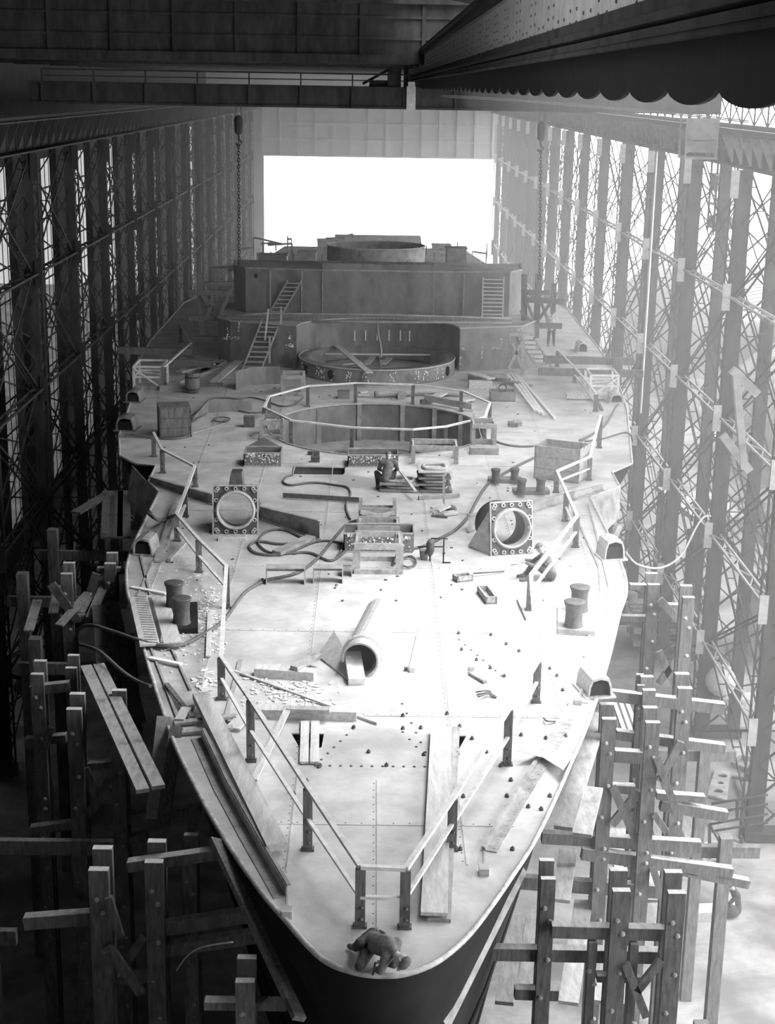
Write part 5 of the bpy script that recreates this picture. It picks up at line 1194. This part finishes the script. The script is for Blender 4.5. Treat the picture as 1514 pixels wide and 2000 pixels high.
# yard things on the ground at right
r = thing('manhole_plate', 'flat steel plate with three lightening holes on the yard ground', 'steel plate', G(1400, 1545, GZ))
b = MB(); outer = px_poly([(1380, 1553), (1420, 1564), (1427, 1508), (1398, 1502)], GZ+.1)
def circ(px, py, rr): c_ = G(px, py, GZ+.1); return [(c_.x+rr*math.cos(k*.4189), c_.y+rr*math.sin(k*.4189)) for k in range(15)]
sheet(b, outer, [circ(1403, 1546, .19), circ(1407, 1530, .13), circ(1411, 1516, .19)], GZ+.05, GZ+.13); part(r, 'plate', b, M['plate2'])
r = thing('lumber_block', 'big squared timber block lying on the yard ground by the sitting man', 'timber block', G(1378, 1800, GZ))
a_ = G(1358, 1802, GZ); b = MB().frame(a_, (.85, .1, 0), (-.05, .55, 0), (0, 0, .32)); part(r, 'body', b, M['woodm'])
part(r, 'top_face', MB().frame(a_+Vector((0, 0, .32)), (.85, .1, 0), (-.05, .55, 0), (0, 0, .01)), M['ends'], 'paler top face')  # top face coloured paler than the body
r = thing('stair_rail', 'dark pipe handrail of a yard stair opening at the right edge', 'handrail', G(1385, 1645, GZ))
h = MB(); Y = G(1385, 1650, GZ).y
def gp(x, y, yy): return GY(x, y, yy)
for (x0, y0, x1, y1) in ((1386, 1610, 1500, 1590), (1390, 1624, 1500, 1606), (1390, 1570, 1500, 1552), (1420, 1583, 1500, 1570)): h.tube([gp(x0, y0, 45), gp(x1, y1, 45)], .04, 6)
h.tube([gp(1386, 1610, 45), gp(1425, 1680, 42.5)], .04, 6)
for (x, y0, y1) in ((1386, 1610, 1650), (1458, 1598, 1640), (1440, 1563, 1600), (1448, 1636, 1662)): h.beam(gp(x, y0, 45), gp(x, y1, 45), .1, .06, (0, 1, 0))
part(r, 'pipes', h, M['steel'])
r = thing('angle_frame', 'dark rectangular angle-iron frame on the yard ground at the right edge', 'steel frame', G(1430, 1495, GZ))
h = MB(); q4 = [G(1429, 1492, GZ+.1), G(1465, 1508, GZ+.1), G(1500, 1485, GZ+.1), G(1447, 1480, GZ+.1)]
for k in range(4): h.beam(q4[k], q4[(k+1) % 4], .08, .2)
part(r, 'bars', h, M['plate'])
r = thing('ring_casting', 'low casting with a round opening beside the yard stair rail', 'casting', G(1389, 1662, GZ))
c_ = G(1389, 1662, GZ); part(r, 'rim', MB().lathe([(.3, 0), (.3, .25), (.2, .25), (.2, .02)], c_, 24), M['castrim']); part(r, 'plate', MB().box(c_+Vector((0, 0, .03)), (.9, .7, .06), .2), M['plate2'])
for i, (x0, y0, x1, y1) in enumerate([(1340, 1580, 1375, 1700), (1352, 1560, 1400, 1680), (1365, 1600, 1460, 1640), (1290, 1600, 1330, 1760)]):
    solo('ground_board', MB().beam(G(x0, y0, GZ+.05), G(x1, y1, GZ+.05), .7, .05), M['woodm'], ['broad board on the yard ground left of the ring casting', 'broad board on the yard ground running under the stair rail', 'broad board crossing at the yard stair opening', 'broad board on the yard ground behind the foreground posts'][i], 'board')
for i, (x0, y0, x1, y1) in enumerate([(1437, 1525, 1465, 1600), (1445, 1545, 1460, 1575), (1430, 1517, 1465, 1523)]):
    solo('iron_bar', MB().beam(G(x0, y0, GZ+.08), G(x1, y1, GZ+.08), .1, .1), M['rivet'], ['long dark iron bar pointing at the yard handrail', 'short dark iron bar beside the long one', 'dark iron bar lying level by the angle frame'][i], 'bar')
r = thing('yard_trestle', 'white-topped trestle table standing by the columns at the right edge', 'trestle', G(1420, 1420, GZ))
Y = G(1418, 1418, GZ).y
part(r, 'top', MB().beam(GY(1372, 1362, Y), GY(1500, 1362, Y), .8, .12), M['wood']); part(r, 'leg', MB().beam(GY(1452, 1365, Y), GY(1446, 1432, Y), .3, .2, (0, 1, 0)), M['wood']); part(r, 'leg', MB().beam(GY(1490, 1365, Y), GY(1488, 1432, Y), .3, .2, (0, 1, 0)), M['wood'])
solo('white_barrel_end', MB().capsule(G(1408, 1330, GZ+.3), G(1408, 1330, GZ+2.6), .75, .6, 16), M['shirt'], 'tall pale rounded bundle behind the lattice of the nearest column', 'bundle')
for i, (x, y) in enumerate([(1215, 1215), (1228, 1196)]):
    p = G(x, y, GZ); solo('steel_drum', MB().lathe([(.01, 0), (.4, 0), (.4, 1.0), (.38, 1.02), (.01, 1.02)], p, 20), M['plate'], ['dark steel drum on the ground outside the right edge, nearer', 'dark steel drum on the ground outside the right edge, farther'][i], 'drum')
r = thing('timber_stack', 'stacked cribbing timbers on the ground behind the tall right staging', 'timber stack', G(1300, 1230, GZ))
c_ = G(1300, 1260, GZ)
for k in range(6):
    for j in range(4):
        part(r, 'timber', MB().box(c_+Vector((0 if k % 2 else -1.2+j*.8, 0 if k % 2 == 0 else -.9+j*.6, .15+.3*k)), (3.4, .28, .28) if k % 2 else (.28, 2.4, .28)), M['woodm'])

# ================================================================ people
def bake(o_name, mb, m, parent, label=None, vox=.016, smooth=4):
    tmp = bpy.data.meshes.new('tmp'); org = ORG[parent.name]
    tmp.from_pydata([tuple(p-org) for p in mb.v], [], mb.f); tmp.update()
    o = bpy.data.objects.new('tmp', tmp); sc.collection.objects.link(o)
    md = o.modifiers.new('r', 'REMESH'); md.mode = 'VOXEL'; md.voxel_size = vox; md.use_smooth_shade = True
    ms = o.modifiers.new('s', 'SMOOTH'); ms.iterations = smooth; ms.factor = .5
    dg = bpy.context.evaluated_depsgraph_get(); dg.update(); me = bpy.data.meshes.new_from_object(o.evaluated_get(dg))
    bpy.data.objects.remove(o); me.materials.clear(); me.materials.append(m); me.name = o_name
    q_ = link(bpy.data.objects.new(o_name, me)); q_.parent = parent; ORG[q_.name] = org
    return tag(q_, label)
def person(lab, J, cloth='cloth', top='cloth', cap='hair', face=(0, -1, 0), cap_label='flat cap', shoes='leather', hands_curl=.5):
    """J: world joints: pelvis, chest, neck, head, l/r shoulder, elbow, hand, hip, knee, foot, toe"""
    J = {k: Vector(v) for k, v in J.items()}
    z0 = min(v.z for v in J.values()); r = thing('person', lab, 'person', (J['pelvis'].x, J['pelvis'].y, z0))
    fd = Vector(face).normalized(); up = (J['head']-J['neck']).normalized(); sd = fd.cross(up).normalized(); fd = up.cross(sd).normalized()
    b = MB()
    b.capsule(J['pelvis'], J['chest'], .12, .135); b.capsule(J['chest'], J['neck'], .12, .055); b.capsule(J['neck'], J['head'], .055, .06)
    b.capsule(J['sl'], J['sr'], .065, .065)
    R_ = Matrix((sd, fd, up)).transposed()
    hc = J['head']+up*.03
    b.ball(hc, .088, 16, .9, 1.1, 1.3, R_); b.ball(hc+fd*.03-up*.06, .06, 12, .95, 1, 1, R_)
    b.capsule(hc+fd*.095+up*.015, hc+fd*.118-up*.02, .009, .015); b.capsule(hc+fd*.088+up*.04-sd*.035, hc+fd*.088+up*.04+sd*.035, .012, .012)
    b.capsule(hc+fd*.092-up*.055-sd*.02, hc+fd*.092-up*.055+sd*.02, .008, .008); b.capsule(hc+fd*.075-up*.1, hc+fd*.08-up*.095, .02, .02)
    for s_ in (-1, 1): b.capsule(hc+sd*s_*.085+up*.02, hc+sd*s_*.088-up*.02-fd*.01, .014, .01)
    for s_ in ('l', 'r'):
        S, E, W = J['s'+s_], J['e'+s_], J['h'+s_]; b.capsule(S, E, .052, .04); b.capsule(E, W, .04, .027)
        hd = (W-E).normalized(); pn = hd.cross(Vector((0, 0, 1)));  pn = pn.normalized() if pn.length > .1 else sd; dn = hd.cross(pn).normalized()
        if dn.z > 0: dn = -dn
        pm = W+hd*.045; b.capsule(W, W+hd*.08, .03, .032); b.capsule(W+hd*.07-pn*.025, W+hd*.07+pn*.025, .018, .018)
        for k, ln in enumerate((.062, .072, .068, .05)):
            o_ = W+hd*.09+pn*(-.03+.02*k); m1 = o_+(hd*(1-hands_curl*.5)+dn*hands_curl*.5)*ln*.6; m2 = m1+(hd*(1-hands_curl)+dn*hands_curl)*ln*.5
            b.capsule(o_, m1, .0095, .009, 8); b.capsule(m1, m2, .009, .0075, 8)
        t0 = W+hd*.03+pn*-.032; b.capsule(t0, t0-pn*.025+hd*.03, .0115, .01, 8); b.capsule(t0-pn*.025+hd*.03, t0-pn*.02+hd*.06+dn*.012, .01, .008, 8)
        Hp, K, F_ = J['p'+s_], J['k'+s_], J['f'+s_]; b.capsule(Hp, K, .08, .055); b.capsule(K, F_, .055, .038); b.capsule(F_, J['t'+s_], .035, .03)
    bake('body', b, M['skin'], r, None, .0095, 2)
    c = MB(); c.capsule(J['pelvis'], J['chest'], .155, .165); c.capsule(J['chest'], J['neck']-up*.03, .145, .075); c.capsule(J['sl'], J['sr'], .09, .09)
    for s_ in ('l', 'r'): c.capsule(J['s'+s_], J['e'+s_], .078, .062); c.capsule(J['e'+s_], J['e'+s_].lerp(J['h'+s_], .9), .062, .045)
    bake('jacket', c, M[top], r, 'rumpled work jacket', .018, 3)
    t = MB(); t.capsule(J['pl'], J['pr'], .125, .125)
    for s_ in ('l', 'r'): t.capsule(J['p'+s_], J['k'+s_], .115, .08); t.capsule(J['k'+s_], J['k'+s_].lerp(J['f'+s_], .9), .08, .062)
    t.capsule(J['pelvis'], J['pelvis'].lerp(J['chest'], .25), .15, .15)
    bake('trousers', t, M[cloth], r, 'dark work trousers', .018, 3)
    for s_ in ('l', 'r'):
        q_ = MB(); q_.capsule(J['f'+s_], J['t'+s_], .052, .044); q_.capsule(J['f'+s_]+Vector((0, 0, .05)), J['f'+s_], .05, .055); bake('boot', q_, M[shoes], r, None, .014, 2)
    k = MB(); k.ball(hc+up*.055-fd*.01, .1, 16, .98, 1.15, .75, R_)
    if cap == 'cap': k.ball(hc+up*.045+fd*.09, .06, 12, 1.3, 1.1, .2, R_)
    bake('cap' if cap == 'cap' else 'hair', k, M['coat' if cap == 'cap' else 'hair'], r, cap_label if cap == 'cap' else None, .012, 2)
    return r
def pz(px, py, z): return G(px, py, z)
# man lying curled on the bow tip, head over the edge
person('person in dark trousers curled on the bow tip, leaning his head over the edge', dict(
    pelvis=pz(722, 1838, .22), chest=pz(757, 1850, .40), neck=pz(772, 1862, .42), head=pz(783, 1874, .38),
    sl=pz(775, 1842, .44), sr=pz(754, 1872, .34), el=pz(770, 1884, .16), er=pz(744, 1896, .20), hl=pz(748, 1880, .10), hr=pz(733, 1893, .08),
    pl=pz(728, 1828, .24), pr=pz(722, 1850, .16), kl=pz(703, 1842, .36), kr=pz(703, 1887, .16), fl=pz(694, 1852, .09), fr=pz(716, 1850, .08),
    tl=pz(683, 1848, .06), tr=pz(703, 1849, .05)), 'cloth', 'coat', 'cap', face=(.3, -1, -.9), cap_label='round soft hat')
solo('spare_boot_block', MB().capsule(G(742, 1822, .05), G(750, 1826, .06), .05, .045), M['leather'], 'small dark rounded object behind the curled man', 'object')
solo('caulking_tool', MB().tube([pz(733, 1880, .08), pz(728, 1904, .04)], .014, 8), M['steel'], 'short steel tool in the hand of the man on the bow tip', 'tool')
# crouching man seen from behind, by the stacks
p0 = G(752, 957)
def off(dx, dy, z): return (p0.x+dx, p0.y+dy, z)
person('person in dark clothes crouching with his back turned by the plate stacks', dict(
    pelvis=off(.02, .0, .36), chest=off(.1, .2, .74), neck=off(.1, .3, .93), head=off(.1, .38, 1.03),
    sl=off(-.12, .27, .86), sr=off(.32, .27, .86), el=off(-.2, .38, .6), er=off(.4, .4, .6), hl=off(0, .6, .45), hr=off(.26, .6, .45),
    pl=off(-.1, .02, .35), pr=off(.12, .02, .35), kl=off(-.28, .38, .48), kr=off(.3, .42, .46), fl=off(-.22, .12, .08), fr=off(.12, .14, .08), tl=off(-.26, .3, .05), tr=off(.16, .33, .05)),
    'cloth', 'coat', 'cap', face=(.1, 1, -.5))
# man seated on deck by the right rail, facing left
p0 = G(1078, 1134)
person('person seated on the deck behind the right rail, knees up, facing left with a tool', dict(
    pelvis=off(-.02, .05, .15), chest=off(-.18, .12, .52), neck=off(-.26, .14, .72), head=off(-.33, .14, .84),
    sl=off(-.24, -.05, .64), sr=off(-.2, .32, .64), el=off(-.48, -.12, .42), er=off(-.48, .34, .42), hl=off(-.72, -.02, .5), hr=off(-.74, .16, .52),
    pl=off(-.02, -.06, .14), pr=off(-.02, .16, .14), kl=off(-.42, -.1, .42), kr=off(-.46, .22, .44), fl=off(-.66, -.1, .08), fr=off(-.7, .22, .08), tl=off(-.84, -.12, .05), tr=off(-.88, .2, .05)),
    'cloth', 'coat', 'cap', face=(-1, 0, -.3))
solo('hand_tool', MB().tube([off(-.72, .02, .5), off(-1.1, -.02, .42)], .025, 8), M['castrim'], 'pale hand tool held out by the seated man', 'tool')
# man sitting on the yard ground at lower right
p0 = G(1440, 1786, GZ)
def off(dx, dy, z): return (p0.x+dx, p0.y+dy, GZ+z)
person('person in dark clothes sitting on the yard ground at the lower right, seen from above', dict(
    pelvis=off(0, .1, .15), chest=off(-.05, .2, .55), neck=off(-.12, .2, .76), head=off(-.2, .18, .88),
    sl=off(-.06, -.02, .68), sr=off(-.08, .4, .68), el=off(-.28, -.08, .42), er=off(-.3, .42, .42), hl=off(-.5, 0, .35), hr=off(-.5, .3, .35),
    pl=off(0, 0, .14), pr=off(0, .2, .14), kl=off(-.42, -.05, .4), kr=off(-.42, .28, .4), fl=off(-.6, -.1, .07), fr=off(-.65, .28, .07), tl=off(-.76, -.14, .05), tr=off(-.82, .26, .05)),
    'cloth', 'cloth', 'hair', face=(-1, -.2, -.4))
solo('white_sack', MB().ball(G(1420, 1760, GZ+.3), .42, 14, 1.0, .8, .8), M['chalk'], 'white cloth sack behind the man sitting in the yard', 'sack')
solo('black_bag', MB().ball(G(1428, 1782, GZ+.2), .22, 14, 1.2, .9, .8), M['hair'], 'black bag beside the man sitting in the yard', 'bag')
# hazy man standing by the right staging
p0 = G(1076, 676, 0)
def off(dx, dy, z): return (p0.x+dx, p0.y+dy, z)
person('person standing in pale clothes by the staging at the right deckhouse corner', dict(
    pelvis=off(0, 0, .92), chest=off(0, -.03, 1.28), neck=off(0, -.03, 1.48), head=off(0, -.05, 1.6),
    sl=off(-.19, -.02, 1.42), sr=off(.19, -.02, 1.42), el=off(-.26, 0, 1.14), er=off(.26, -.02, 1.14), hl=off(-.24, -.12, .9), hr=off(.24, -.14, .9),
    pl=off(-.1, 0, .9), pr=off(.1, 0, .9), kl=off(-.13, -.02, .5), kr=off(.13, .04, .5), fl=off(-.14, 0, .09), fr=off(.15, .08, .09), tl=off(-.16, -.16, .04), tr=off(.18, -.08, .04)),
    'cloth', 'shirt', 'cap', face=(0, -1, -.1))
# ---------------------------------------------------------------- haze: the far volume, and one added on the right
hz_ = solo('haze', MB().box((3.5, 116, 1.2), (31, 118, 26.6)), haze(), 'thin bright haze filling the far half of the building', 'haze', None, 'stuff')
hz_.display_type = 'WIRE'
hz2 = solo('haze', MB().box((11.0, 37.6, 1.2), (16, 38.6, 26.6)), haze(), 'haze box added over the right side to pale the columns', 'haze', None, 'stuff')  # added scatter box, veils and brightens the right columns
